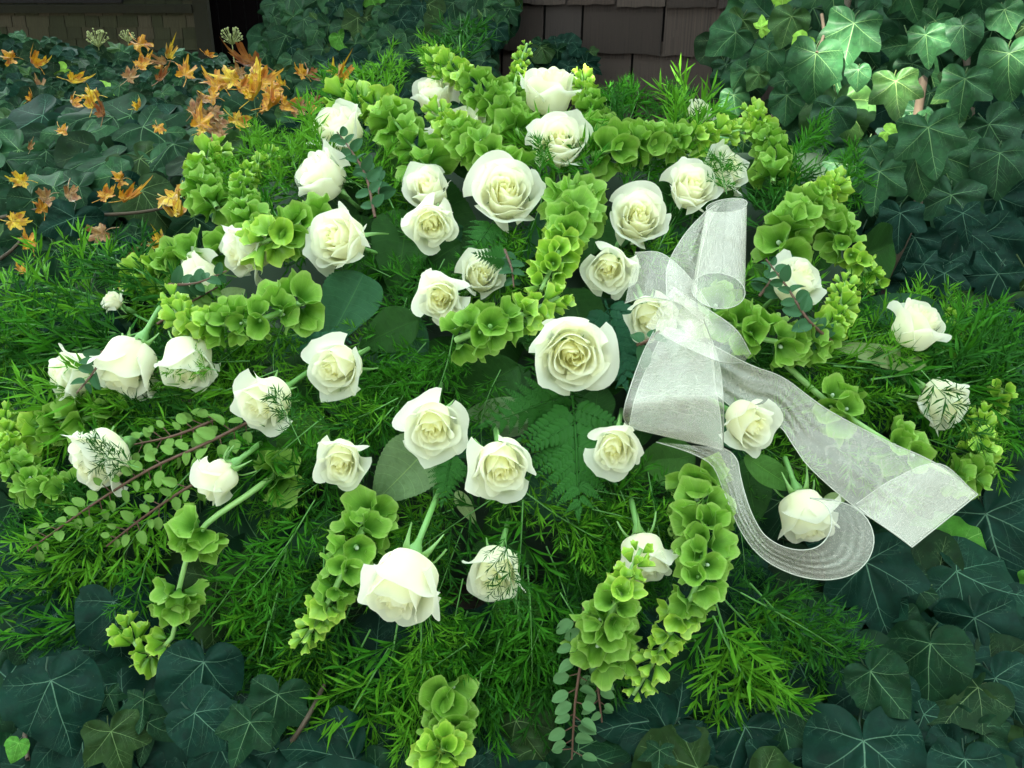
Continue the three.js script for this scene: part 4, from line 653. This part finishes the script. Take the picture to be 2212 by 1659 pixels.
const FERNS = [   // region label, sprigs: foot x, y, direction, length, lift
  ['over the ivy at the left edge', [[330, 700, 285, 300], [300, 720, 262, 310], [340, 740, 275, 260], [420, 660, 300, 220], [330, 830, 250, 320], [480, 840, 262, 260], [250, 720, 275, 260], [200, 860, 280, 210], [130, 700, 240, 150]]],
  ['before the bright leaf pile', [[620, 420, 318, 130], [650, 400, 345, 95], [560, 430, 300, 120], [600, 470, 325, 130], [640, 350, 315, 80]]],
  ['before the centre wall ivy', [[880, 250, 330, 120], [840, 250, 318, 120], [960, 190, 350, 90], [800, 270, 305, 110], [1010, 150, 20, 110], [860, 260, 345, 190]]],
  ['before the brown shingles', [[1310, 270, 8, 80], [1355, 270, 20, 75], [1400, 280, 50, 90], [1440, 300, 65, 100], [1400, 330, 75, 130]]],
  ['between right bells and sunlit ivy', [[1700, 420, 20, 130], [1770, 440, 45, 120], [1650, 520, 20, 140], [1740, 400, 55, 170], [1640, 480, 15, 140], [1660, 520, 40, 190], [1620, 420, 50, 120]]],
  ['reaching to the right edge', [[1880, 820, 80, 280], [1850, 780, 92, 300], [1920, 810, 70, 250], [1980, 850, 76, 230], [1800, 790, 95, 260], [1900, 860, 100, 260], [1960, 900, 88, 250], [1820, 740, 80, 200], [1980, 940, 110, 180]]],
  ['over lower left ivy below red twigs', [[330, 1060, 215, 330], [280, 1080, 225, 290], [420, 1010, 220, 240], [250, 1060, 240, 220], [210, 1150, 215, 280], [180, 1040, 235, 160]]],
  ['between left bells and large hanging rose', [[650, 1130, 205, 260], [620, 1180, 190, 330], [600, 1280, 195, 250], [680, 1080, 215, 250], [560, 1180, 215, 220], [690, 1330, 205, 270], [800, 1360, 205, 290], [700, 1180, 185, 230]]],
  ['below the large hanging rose', [[860, 1340, 190, 320], [910, 1340, 175, 290], [840, 1400, 210, 300], [760, 1400, 195, 280], [900, 1450, 185, 250], [700, 1450, 200, 240], [820, 1520, 215, 200], [760, 1300, 200, 240], [680, 1520, 190, 160], [900, 1250, 170, 200]]],
  ['hanging at the bottom centre', [[1130, 1080, 185, 340], [1140, 1220, 178, 330], [1120, 1300, 190, 330], [1150, 1330, 168, 300], [1090, 1250, 205, 260], [1180, 1180, 165, 260], [1080, 1380, 195, 260], [1150, 1440, 185, 240], [1190, 1400, 160, 220], [1010, 1320, 200, 260], [1130, 1500, 195, 170], [1210, 1280, 150, 220], [1040, 1440, 185, 200], [1170, 1520, 165, 140], [1000, 1250, 190, 240]]],
  ['below the two lower centre roses', [[1130, 1060, 120, 260], [1200, 1080, 140, 260], [1260, 1060, 150, 240], [1280, 1100, 110, 220], [1180, 1040, 100, 260], [1340, 1060, 160, 200], [1400, 1020, 170, 200], [1060, 1080, 235, 220], [980, 1100, 250, 200], [1000, 1140, 200, 200], [1220, 1140, 165, 240]]],
  ['right of the long hanging bells', [[1560, 1290, 140, 260], [1540, 1330, 150, 280], [1500, 1380, 155, 240], [1600, 1280, 120, 240], [1540, 1280, 165, 330], [1620, 1260, 130, 260]]],
  ['among the roses at middle left', [[600, 800, 250, 240], [640, 900, 255, 230], [540, 780, 270, 200], [700, 900, 230, 240], [560, 930, 260, 240], [860, 860, 250, 200], [850, 880, 225, 260], [470, 900, 270, 220], [380, 900, 265, 220], [420, 960, 255, 240], [660, 720, 270, 200], [640, 650, 200, 160], [440, 830, 255, 180]]],
  ['in the hollow left of centre rose', [[920, 740, 220, 190], [980, 720, 200, 200], [960, 760, 240, 160], [900, 800, 215, 180], [880, 640, 200, 150], [1140, 540, 250, 150], [960, 560, 215, 150], [1100, 500, 190, 130]]],
  ['between the upper roses', [[850, 450, 320, 150], [800, 420, 300, 140], [1180, 400, 200, 130], [1360, 380, 340, 140], [1400, 390, 20, 120], [1290, 400, 330, 120], [620, 520, 260, 140]]],
  ['below the right curved bells', [[1640, 800, 80, 220], [1700, 780, 100, 220], [1580, 760, 95, 180], [1760, 830, 110, 200], [1800, 960, 130, 180], [1720, 700, 70, 160]]],
];
const SHOWN = [9, 5, 4, 4, 3, 9, 6, 8, 10, 15, 11, 6, 13, 8, 6, 6];
FERNS.forEach(([where, list], gi) => {
  const r = rng(800 + gi), shown = list.slice(0, SHOWN[gi]), tipX = (f) => f[0] + Math.sin(f[2] * D2R) * f[3], order = [...shown].sort((a, b) => tipX(a) - tipX(b));
  shown.forEach((f, i) => fern(f[0], f[1], f[2], f[3], f[4] ?? -0.015 + 0.04 * r(), `fern sprig ${where}, ${RANK[order.indexOf(f)]}`, 'asparagus fern sprigs ' + where, 1000 + gi * 50 + i));
});
for (const [k, where, x0, x1, y0, y1, n] of [[0, 'packed among the upper left flowers', 680, 1050, 380, 580, 8], [1, 'packed among the upper right flowers', 1150, 1700, 320, 620, 8], [2, 'packed among the far left flowers', 150, 640, 640, 1000, 13], [3, 'packed round the centre rose', 700, 1400, 560, 900, 12], [4, 'packed among the lower left flowers', 520, 950, 880, 1250, 13], [5, 'packed among the lower right flowers', 1000, 1600, 900, 1300, 13], [6, 'packed among the far right flowers', 1550, 2000, 640, 1000, 11], [7, 'spilling over the bottom edge', 560, 1260, 1280, 1520, 14], [8, 'spilling over the ivy far lower left', 140, 560, 1060, 1330, 4]]) {
  const r = rng(860 + k), list = [];
  while (list.length < n) { const x = lerp(x0, x1, r()), y = lerp(y0, y1, r()); if (k < 7 && !inPoly(x, y, SPRAY)) continue; const out = Math.atan2(x - 1180, -(y - 640)) / D2R; list.push([x, y, out + (r() - 0.5) * 90, (k > 6 ? 180 : 120) + 70 * r(), k > 6 ? 0.02 * r() : -0.035 + 0.03 * r()]); }
  list.sort((a, b) => a[0] - b[0]).forEach((f, i) => fern(f[0], f[1], f[2], f[3], f[4], `fern sprig ${where}, ${RANK[i]}`, 'asparagus fern sprigs ' + where, 2100 + k * 40 + i));
}
[[1005, 170, 355, 110, 0.0, 'short upright asparagus sprig behind the highest bells'], [1160, 395, 10, 75, 0.07, 'asparagus sprig tip lying over the left side of the big open rose'], [650, 960, 335, 110, 0.1, 'asparagus sprig lying across the rose at left, needles over its petals'], [300, 1010, 290, 110, 0.1, 'asparagus sprig lying across the low left rose'], [470, 800, 285, 100, 0.08, 'asparagus sprig lying over the rose under the level bells'], [1090, 1140, 172, 160, 0.1, 'asparagus sprig hanging in front of the smaller hanging rose'], [1990, 800, 140, 170, 0.07, 'asparagus sprig draped over the far right rose'], [1900, 775, 60, 90, 0.06, 'asparagus sprig lying on the far right rosebud'], [1570, 420, 350, 80, 0.06, 'tiny asparagus tip over the rose behind the ribbon loop']].forEach((a, i) => fern(a[0], a[1], a[2], a[3], a[4], a[5], undefined, 1900 + i));

/* ---------- broad leaves ---------- */
const broadTex = canvas(256, 512, (g, W, H) => {
  const r = rng(91); g.fillStyle = '#b9c0b4'; g.fillRect(0, 0, W, H);
  for (let i = 0; i < 900; i++) { const b = 150 + 70 * r(); g.fillStyle = `rgba(${b * 0.95},${b},${b * 0.9},0.2)`; g.beginPath(); g.arc(r() * W, r() * H, 2 + 12 * r(), 0, 7); g.fill(); }
  const line = (x0, y0, x1, y1, w, a) => { g.strokeStyle = `rgba(232,240,214,${a})`; g.lineWidth = w; g.beginPath(); g.moveTo(x0, y0); g.quadraticCurveTo((x0 + x1) / 2, y0, x1, y1); g.stroke(); };
  for (let i = 0; i < 9; i++) for (const s of [-1, 1]) { const y = H * (0.95 - i * 0.1) + 6 * r(), x1 = W / 2 + s * W * 0.46, y1 = y - H * 0.11; line(W / 2, y, x1, y1, 1.8, 0.6); for (let k = 1; k < 5; k++) { const x = lerp(W / 2, x1, k / 5), yy = lerp(y, y1, k / 5); line(x, yy, x + s * 16, yy + (k % 2 ? -26 : 24), 0.8, 0.35); } }
  g.strokeStyle = 'rgba(225,232,195,0.95)'; g.lineWidth = 5; g.beginPath(); g.moveTo(W / 2, H); g.lineTo(W / 2, 0); g.stroke();
});
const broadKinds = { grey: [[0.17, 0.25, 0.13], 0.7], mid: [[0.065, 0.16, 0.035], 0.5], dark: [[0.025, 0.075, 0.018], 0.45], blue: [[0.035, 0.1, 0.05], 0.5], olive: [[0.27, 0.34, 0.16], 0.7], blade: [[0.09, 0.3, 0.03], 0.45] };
const broadMat = Object.fromEntries(Object.entries(broadKinds).map(([k, [c, ro]]) => [k, leafMat({ name: 'broad_leaf_' + k, map: broadTex, color: col(...c.map((x) => x * 1.6)), roughness: ro, transmission: 0.12, bumpMap: broadTex, bumpScale: 0.0008, specularIntensity: 0.1 })]));
function broadGeo(seed, W, serrate) {   // length 1 along +y
  const r = rng(seed), bend = (r() - 0.5) * 0.5, droop = 0.1 + 0.3 * r(), fold = 0.05 + 0.2 * r(), ph = r() * 6;
  return surface(10, 42, (u, v) => {
    const k = u * 2 - 1, tooth = serrate && Math.abs(k) > 0.75 ? 1 + serrate * (v * 21 % 1) : 1, w = W * 0.5 * Math.pow(Math.sin(Math.PI * Math.pow(v, 0.82)), 0.8) * (1 - 0.15 * v) * tooth + 0.004, x = k * w + bend * v * v * 0.3;
    return V(x, v, -fold * Math.abs(k) * w * 2 * -1 - droop * v * v + 0.02 * Math.sin(v * 13 + ph + k * 2) * Math.abs(k));
  });
}
const broadGeos = { round: [0, 1, 2].map((i) => broadGeo(600 + i, 0.72, 0.07)), long: [0, 1, 2].map((i) => broadGeo(610 + i, 0.42, 0.03)), blade: [0, 1].map((i) => broadGeo(620 + i, 0.26, 0)) };
function broadLeaf(px, py, len, ang, shape, kind, lift, label, group, tilt = 0, cat = 'leaf') {
  const r = rng(Math.round(px * 3 + py * 11)), gs = broadGeos[shape], p = mound(px, py, lift), t = screenDir(ang);
  const o = tag(shadow(new THREE.Mesh(gs[Math.floor(r() * gs.length)], broadMat[kind])), label, cat, group); o.name = numbered('broad_leaf'); scene.add(o);
  const tip = mound(px + Math.sin(ang * D2R) * len, py - Math.cos(ang * D2R) * len, lift), dir = tip.sub(p);
  orientAlong(o, p, toCam(p).addScaledVector(screenDir(ang + 90), Math.sin(tilt * D2R)).add(V(0, 0.15, 0)), dir, dir.length());
  return o;
}
[[945, 945, 195, 222, 'round', 'grey', 0.03, 'big grey-green leaf with pale midrib, below the centre left rose'], [700, 905, 165, 222, 'round', 'mid', 0.0, 'serrated green leaf behind the left roses, pointing down'], [785, 592, 150, 205, 'round', 'blue', 0.01, 'dull green veined leaf below the rose over a dark leaf'], [905, 690, 140, 250, 'round', 'dark', 0.02, 'dark rounded leaf left of the creamy spiral rose'], [1160, 895, 170, 275, 'long', 'grey', 0.0, 'grey-green leaf behind the two lower centre roses'], [880, 455, 150, 185, 'round', 'dark', -0.02, 'large very dark leaf below the neat yellow spiral rose'], [1120, 790, 150, 240, 'round', 'dark', -0.02, 'almost black leaf in the hollow below the crossing bells'], [2045, 690, 195, 282, 'long', 'blue', 0.0, 'large bluish leaf behind the far right rosebud'], [2000, 790, 185, 282, 'blade', 'olive', 0.03, 'pale olive leaf edge below the far right rosebud'], [1780, 1075, 60, 95, 'long', 'olive', 0.0, 'olive leaf tip behind the hanging rose in the ribbon curl'], [1475, 228, 165, 104, 'blade', 'blade', -0.02, 'long green blade arching behind the level bells at upper right'], [862, 1395, 175, 166, 'long', 'dark', -0.02, 'long dark leaf under fern below the large hanging rose'], [1608, 985, 150, 124, 'long', 'mid', 0.04, 'narrow serrated leaf above the rose in the ribbon curl'], [1610, 990, 140, 172, 'round', 'dark', -0.01, 'dark leaf behind the ribbon tails'], [985, 1060, 80, 150, 'long', 'olive', 0.0, 'small pale leaf tip below the rose left of the leather fern'], [470, 660, 70, 60, 'round', 'olive', 0.02, 'olive leaf under the rolled-petal rose'], [1870, 690, 130, 220, 'long', 'dark', -0.02, 'dark leaf between right bells and bluish leaf'], [1140, 930, 120, 300, 'round', 'grey', -0.02, 'dull leaf behind the rose at lower centre'], [1420, 1100, 120, 200, 'long', 'mid', -0.02, 'green leaf behind the hanging rosebud at bottom right']].forEach((a) => broadLeaf(...a.slice(0, 8)));
{
  const r = rng(93); let n = 0;
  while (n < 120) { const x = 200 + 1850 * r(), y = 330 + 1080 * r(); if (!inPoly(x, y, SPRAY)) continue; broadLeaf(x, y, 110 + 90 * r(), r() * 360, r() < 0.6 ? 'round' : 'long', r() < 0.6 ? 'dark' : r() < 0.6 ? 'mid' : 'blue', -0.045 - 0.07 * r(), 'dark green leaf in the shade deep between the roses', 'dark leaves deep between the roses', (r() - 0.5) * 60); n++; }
  const base = thing('foam_base', 'dark green foam mound hidden beneath the flowers', 'flower foam');
  part('foam', surface(40, 30, (u, v) => { const px = lerp(420, 1820, u), py = lerp(330, 1250, v), e = Math.hypot(u * 2 - 1, v * 2 - 1); return mound(px, py, -0.13 - 0.1 * e * e); }), new THREE.MeshStandardMaterial({ color: col(0.012, 0.03, 0.012), roughness: 1, side: THREE.DoubleSide }), base);
}

/* ---------- leather fern ---------- */
const leatherMat = leafMat({ name: 'leather_fern', color: col(0.02, 0.09, 0.013), roughness: 0.42, specularIntensity: 0.12, transmission: 0.12 }), leatherDark = leafMat({ name: 'leather_fern_dark', color: col(0.02, 0.085, 0.04), roughness: 0.4, specularIntensity: 0.12, transmission: 0.1 });
function pinnaGeo(seed) {   // one side branch, one unit long along +y
  const r = rng(seed), gs = [], rib = tube([V(0, 0, 0), V(0, 0.5, 0.01), V(0.02, 0.98, -0.03)], 0.016, 0.006, 6, 4); gs.push(rib);
  const lobe = (L, W) => surface(6, 7, (u, v) => { const k = u * 2 - 1, w = W * (0.12 + 0.88 * Math.pow(Math.sin(Math.PI * (0.08 + 0.86 * Math.pow(v, 0.7))), 0.7)) * (1 + 0.14 * Math.sin(v * 24) * Math.abs(k)); return V(k * w, v * L, 0.05 * L * (1 - k * k) - 0.12 * L * v * v); });
  for (let i = 0; i < 10; i++) for (const s of [-1, 1]) { const t = 0.08 + 0.086 * i, L = 0.27 * Math.pow(1 - t, 0.65) * (0.9 + 0.2 * r()); const g = lobe(L, L * 0.27); g.rotateY((r() - 0.5) * 0.5 * s); g.rotateZ(-s * (1.02 + 0.1 * r())); g.translate(0.02 * t * t, t + (s > 0 ? 0.02 : 0), 0.002 * i); gs.push(g); }
  const tip = lobe(0.12, 0.035); tip.translate(0.02, 0.92, -0.02); gs.push(tip);
  return mergeGeometries(gs);
}
const pinnas = [0, 1, 2].map((k) => pinnaGeo(640 + k));
function leatherFern(px, py, ang, len, lift, mat, label, wide = 0.6) {
  const root = thing('leather_fern', label, 'fern frond'), r = rng(Math.round(px + py * 5)), p = mound(px, py, lift), tip = mound(px + Math.sin(ang * D2R) * len, py - Math.cos(ang * D2R) * len, lift), dir = tip.sub(p);
  orientAlong(root, p, toCam(p), dir, dir.length());
  part('stem', tube([V(0, -0.1, -0.05), V(0, 0.5, 0.02), V(0.03, 1, -0.05)], 0.014, 0.006, 10, 5), mat, root);
  for (let i = 0; i < 8; i++) for (const s of [-1, 1]) { const t = 0.04 + 0.115 * i, L = wide * Math.pow(1 - t, 0.75) * (0.9 + 0.2 * r()), q = part('pinna', pinnas[Math.floor(r() * 3)], mat, root); q.position.set(0, t + (s > 0 ? 0.03 : 0), 0.006); q.rotation.set(-0.15 + 0.2 * r(), s * (r() * 0.4 - 0.1), -s * (1.15 - 0.35 * t)); q.scale.setScalar(L); }
  const e = part('pinna', pinnas[0], mat, root); e.position.set(0.02, 0.9, -0.02); e.scale.setScalar(0.16);
}
leatherFern(1238, 872, 176, 240, 0.055, leatherMat, 'large leather fern frond hanging below the largest centre rose', 0.62);
leatherFern(1225, 850, 248, 200, 0.045, leatherMat, 'leather fern frond reaching left under the largest centre rose', 0.45);
leatherFern(975, 985, 190, 110, 0.06, leatherMat, 'small leather fern tip between the two lower centre roses', 0.5);
leatherFern(700, 690, 195, 100, 0.0, leatherDark, 'bluish leather fern tip in the hollow right of the level bells', 0.6);
leatherFern(1065, 480, 215, 105, 0.03, leatherMat, 'light leather fern tip between the widest open rose and the spiral rose', 0.4);
leatherFern(1310, 660, 165, 180, -0.01, leatherDark, 'dark leather fern deep between centre rose and ribbon', 0.6);
leatherFern(1090, 560, 280, 70, 0.07, leatherMat, 'tiny leather fern tip over the shaded spiral rose', 0.5);

/* ---------- leafy twigs ---------- */
const twigKinds = { dark: [[0.035, 0.1, 0.04], 0.4], olive: [[0.13, 0.25, 0.05], 0.5], pale: [[0.1, 0.21, 0.08], 0.6] };
const twigMat = Object.fromEntries(Object.entries(twigKinds).map(([k, [c, ro]]) => [k, leafMat({ name: 'twig_leaf_' + k, color: col(...c), roughness: ro, transmission: 0.12, specularIntensity: 0.12 })]));
const barkRed = new THREE.MeshStandardMaterial({ name: 'twig_bark', color: col(0.1, 0.05, 0.03), roughness: 0.7 });
const ovals = [0, 1, 2].map((k) => surface(6, 8, (u, v) => { const q = u * 2 - 1, w = 0.31 * Math.pow(Math.sin(Math.PI * Math.pow(v, 0.8)), 0.6) + 0.01; return V(q * w, v, (0.1 + 0.05 * k) * Math.abs(q) * w * 3 - (0.05 + 0.12 * k) * v * v); }));
function twig(pts, n, size, kind, label, side = 1) {
  const root = thing('leafy_twig', label, 'twig'), r = rng(Math.round(pts[0][0] * 5 + pts[0][1])), P = pts.map(([x, y, l]) => mound(x, y, l ?? 0.04)), c = new THREE.CatmullRomCurve3(P), p = V(), tg = V(), m = m2(depth(pts[0][0], pts[0][1]));
  part('stem', tube(P, 0.002, 0.0009, 18, 5), barkRed, root);
  for (let k = 0; k < n; k++) for (const s of [-1, 1]) {
    const t = clamp(0.08 + 0.92 * (k + 0.3 * r()) / n, 0, 1); c.getPointAt(t, p); c.getTangentAt(t, tg); const cam = toCam(p), sd = tg.clone().cross(cam).normalize().multiplyScalar(s);
    const off = side > 1 ? r() * 26 * m : 0, dir = sd.multiplyScalar(0.9).addScaledVector(tg, 0.2 + 0.7 * r()).addScaledVector(cam, (r() - 0.5) * 0.9).normalize(), q = p.clone().addScaledVector(dir, off);
    const o = part('leaf', ovals[Math.floor(r() * 3)], twigMat[kind], root); orient(o, q, cam.add(V(r() - 0.5, r() - 0.2, r() - 0.5).multiplyScalar(1.5)), dir, size * m * (0.75 + 0.5 * r()) * (1 - 0.3 * t));
    if (off > 0.004) part('leaf_stalk', tube([p.clone(), q], 0.0007, 0.0006, 1, 3), barkRed, root);
  }
}
twig([[222, 760, 0.08], [205, 800, 0.1], [165, 850, 0.1]], 4, 40, 'dark', 'small dark twig lying across the leftmost rose');
twig([[810, 470, 0.03], [790, 380, 0.07], [755, 320, 0.09], [728, 285, 0.09]], 8, 40, 'dark', 'dark leafy twig lying across the upper left rose');
twig([[820, 430, 0.02], [815, 390, 0.03], [780, 350, 0.04]], 6, 36, 'dark', 'dark leafy twig filling the gap below the broad arching bells');
twig([[365, 615, 0.05], [430, 610, 0.08], [490, 585, 0.08]], 7, 36, 'dark', 'dark twig lying across the rolled-petal rose at left');
twig([[340, 700, 0.03], [400, 660, 0.04], [470, 620, 0.05]], 7, 38, 'olive', 'olive leafy twig between small bud and level bells');
twig([[1800, 740, 0.05], [1745, 690, 0.09], [1700, 620, 0.1], [1655, 560, 0.09]], 9, 40, 'dark', 'dark leafy twig lying across the right rose');
twig([[1640, 640, 0.03], [1680, 590, 0.05], [1720, 560, 0.06]], 6, 36, 'dark', 'second dark twig left of the right rose');
twig([[1378, 745, 0.1], [1400, 735, 0.12], [1425, 715, 0.12]], 2, 46, 'dark', 'sprig of three dark leaves on the ribbon edge');
twig([[580, 890, 0.02], [440, 960, 0.05], [330, 1010, 0.06], [200, 1090, 0.06], [60, 1190, 0.05]], 18, 36, 'olive', 'long red-barked twig with round leaves trailing to lower left', 2);
twig([[540, 1000, 0.02], [430, 1040, 0.04], [320, 1110, 0.04], [230, 1180, 0.03]], 10, 34, 'olive', 'second red-barked twig below the long one at lower left', 2);
twig([[480, 900, 0.02], [380, 940, 0.05], [290, 960, 0.05]], 8, 32, 'olive', 'red-barked twig above the low left rose', 2);
twig([[1262, 1300, 0.02], [1255, 1420, 0.05], [1242, 1520, 0.06], [1235, 1640, 0.06]], 11, 44, 'pale', 'twig with pale round leaves hanging at the bottom centre', 2);
twig([[1300, 1380, 0.02], [1290, 1450, 0.03], [1300, 1560, 0.04]], 6, 36, 'pale', 'thin pale-leaved twig right of the round-leaved one at the bottom', 2);
twig([[1090, 540, 0.05], [1105, 580, 0.06], [1110, 620, 0.06]], 5, 30, 'dark', 'tiny dark twig left of the hanging middle bells');

/* ---------- ribbon ---------- */
const organzaTex = canvas(512, 512, (g, W) => { const r = rng(97); g.fillStyle = '#8a8a8a'; g.fillRect(0, 0, W, W); for (let i = 0; i < 700; i++) { const b = 110 + 90 * r(); g.strokeStyle = `rgba(${b},${b},${b},0.25)`; g.lineWidth = 0.8 + 3 * r(); const x = r() * W; g.beginPath(); g.moveTo(x, 0); g.bezierCurveTo(x + 20 * r(), W * 0.3, x - 20 * r(), W * 0.6, x + 14 * r(), W); g.stroke(); } for (let i = 0; i < 1500; i++) { g.fillStyle = `rgba(255,255,255,${0.3 * r()})`; g.fillRect(r() * W, r() * W, 2, 2); } });
const weave = canvas(512, 512, (g, W) => { const r = rng(98); g.fillStyle = '#6a6a6a'; g.fillRect(0, 0, W, W); for (let i = 0; i < 420; i++) { const b = 75 + 80 * r(), x = r() * W, y = r() * W, l = 60 + 260 * r(); g.strokeStyle = `rgba(${b},${b},${b},0.22)`; g.lineWidth = 1 + 6 * r(); g.beginPath(); g.moveTo(x, y); g.bezierCurveTo(x + 20, y + l / 3, x - 30, y + l / 2, x + 30 * r(), y + l); g.stroke(); } for (let i = 0; i < 2600; i++) { g.fillStyle = `rgba(255,255,255,${0.3 * r()})`; g.fillRect(r() * W, r() * W, 1.5, 1.5); } for (let y = 0; y < W; y += 3) { g.fillStyle = 'rgba(30,30,30,0.12)'; g.fillRect(0, y, W, 1); } });
weave.colorSpace = THREE.NoColorSpace;
const organza = leafMat({ name: 'organza', color: col(0.92, 0.9, 0.76), transparent: true, opacity: 0.62, alphaMap: weave, roughness: 0.3, bumpMap: organzaTex, bumpScale: 0.0003, specularIntensity: 0.8, sheen: 0.2, sheenColor: col(1, 1, 1), sheenRoughness: 0.4 });
const hemMat = new THREE.MeshStandardMaterial({ name: 'hem', color: col(0.42, 0.43, 0.36), roughness: 0.5 });
const ribbon = thing('ribbon_bow', 'sheer white organza ribbon bow with two long tails on the right side', 'ribbon');
function band(name, A, B, nu = 40, ripple = 0.003) {
  const cA = new THREE.CatmullRomCurve3(A.map(([x, y, l]) => mound(x, y, l))), cB = new THREE.CatmullRomCurve3(B.map(([x, y, l]) => mound(x, y, l))), seed = A[0][0] * 0.1;
  const f = (u, v) => { const a = cA.getPoint(u), b = cB.getPoint(u), p = a.lerp(b, v), c = toCam(p); return p.addScaledVector(c, Math.sin(v * Math.PI) * (ripple * 1.3 * Math.sin(u * 15 + seed + v * 3) + ripple * 2 * Math.sin(u * 5 + seed * 2) + ripple * 1.3 * noise3.noise(u * 5, v * 3, seed)) + (1 - sstep(0, 0.45, u)) * 0.0035 * Math.sin(v * 17 + seed) * Math.sin(v * Math.PI) + 0.0011 * Math.sin(v * 31 + 5 * noise3.noise(u * 5, 0.5, seed)) * Math.sin(v * Math.PI)); };
  const m = part(name, surface(nu, 26, f), organza, ribbon);
  for (const v of [0, 1]) { const pts = []; for (let i = 0; i <= 14; i++) pts.push(f(i / 14, v)); part('hem', tube(pts, 0.0005, 0.0005, 60, 4), hemMat, m); }
  return f;
}
const cut = (f, u) => { const pts = []; for (let i = 0; i <= 6; i++) pts.push(f(u, i / 6)); part('hem', tube(pts, 0.0007, 0.0007, 12, 4), hemMat, ribbon); };
{ // the rolled loop: a rim seen from below and a narrower fold at the top
  const ring = (cx, cy, rx, ry, near, far, tilt) => Array.from({ length: 17 }, (_, i) => { const a = (i / 16 * 359 + 272) * D2R, x = Math.cos(a) * rx, y = Math.sin(a) * ry; return [cx + x - y * tilt, cy + y + x * tilt, lerp(far, near, (Math.sin(a) + 1) / 2)]; });
  band('loop', ring(1552, 628, 57, 38, 0.175, 0.1, 0.15), ring(1570, 444, 44, 14, 0.135, 0.11, -0.15), 70, 0.0022);
}
band('loop', [[1440, 640, 0.09], [1442, 575, 0.1], [1478, 508, 0.12], [1520, 462, 0.125], [1548, 440, 0.12]], [[1500, 665, 0.1], [1505, 620, 0.11], [1512, 560, 0.115], [1530, 490, 0.12], [1552, 446, 0.118]], 40);
band('loop', [[1350, 655, 0.1], [1400, 642, 0.13], [1465, 655, 0.13], [1530, 705, 0.11]], [[1372, 545, 0.09], [1430, 548, 0.13], [1495, 605, 0.14], [1535, 665, 0.12]]);
band('loop', [[1455, 620, 0.1], [1530, 668, 0.14], [1590, 712, 0.14], [1622, 765, 0.1]], [[1395, 705, 0.1], [1470, 745, 0.13], [1550, 780, 0.20], [1606, 784, 0.09]]);
band('loop', [[1425, 690, 0.09], [1378, 790, 0.18], [1349, 880, 0.18], [1358, 925, 0.08]], [[1520, 690, 0.18], [1548, 765, 0.13], [1562, 860, 0.19], [1562, 972, 0.09]]);
band('loop', [[1440, 700, 0.07], [1395, 800, 0.08], [1372, 860, 0.08], [1358, 925, 0.08]], [[1540, 750, 0.1], [1545, 830, 0.1], [1556, 900, 0.09], [1562, 972, 0.09]], 30);
const tailA = band('tail', [[1530, 740, 0.09], [1620, 788, 0.1], [1690, 815, 0.09], [1780, 880, 0.08], [1900, 945, 0.08], [2030, 1005, 0.08], [2112, 1068, 0.07]], [[1545, 850, 0.07], [1610, 900, 0.07], [1680, 918, 0.06], [1740, 1000, 0.06], [1840, 1090, 0.07], [1920, 1145, 0.08], [1970, 1182, 0.08]], 60, 0.002);
cut(tailA, 1);
band('tail', [[1850, 1088, 0.055], [1930, 1035, 0.05], [2030, 1002, 0.055], [2108, 1066, 0.06]], [[1856, 1096, 0.055], [1890, 1125, 0.055], [1930, 1150, 0.06], [1968, 1180, 0.07]], 24, 0.001);
const tailB = band('tail', [[1418, 955, 0.05], [1500, 982, 0.06], [1542, 1010, 0.06], [1590, 1130, 0.07], [1660, 1215, 0.1], [1765, 1252, 0.12], [1855, 1232, 0.12], [1888, 1165, 0.11], [1860, 1105, 0.1], [1800, 1080, 0.09]], [[1562, 968, 0.07], [1588, 985, 0.07], [1600, 1030, 0.07], [1622, 1105, 0.09], [1662, 1165, 0.12], [1722, 1188, 0.14], [1772, 1178, 0.15], [1796, 1135, 0.15], [1785, 1092, 0.14], [1750, 1076, 0.12]], 70, 0.002);
cut(tailB, 1);
{ const k = mound(1490, 690, 0.13), g = surface(14, 10, (u, v) => { const a = u * 6.283; return V(Math.cos(a) * (0.012 + 0.003 * Math.sin(3 * a + v * 4)), (v - 0.5) * 0.05, Math.sin(a) * (0.011 + 0.002 * Math.cos(4 * a))); }); const m = part('knot', g, organza, ribbon); m.position.copy(k); m.rotation.z = 0.7; m.rotation.x = 0.5; }
renderer.render(scene, camera);
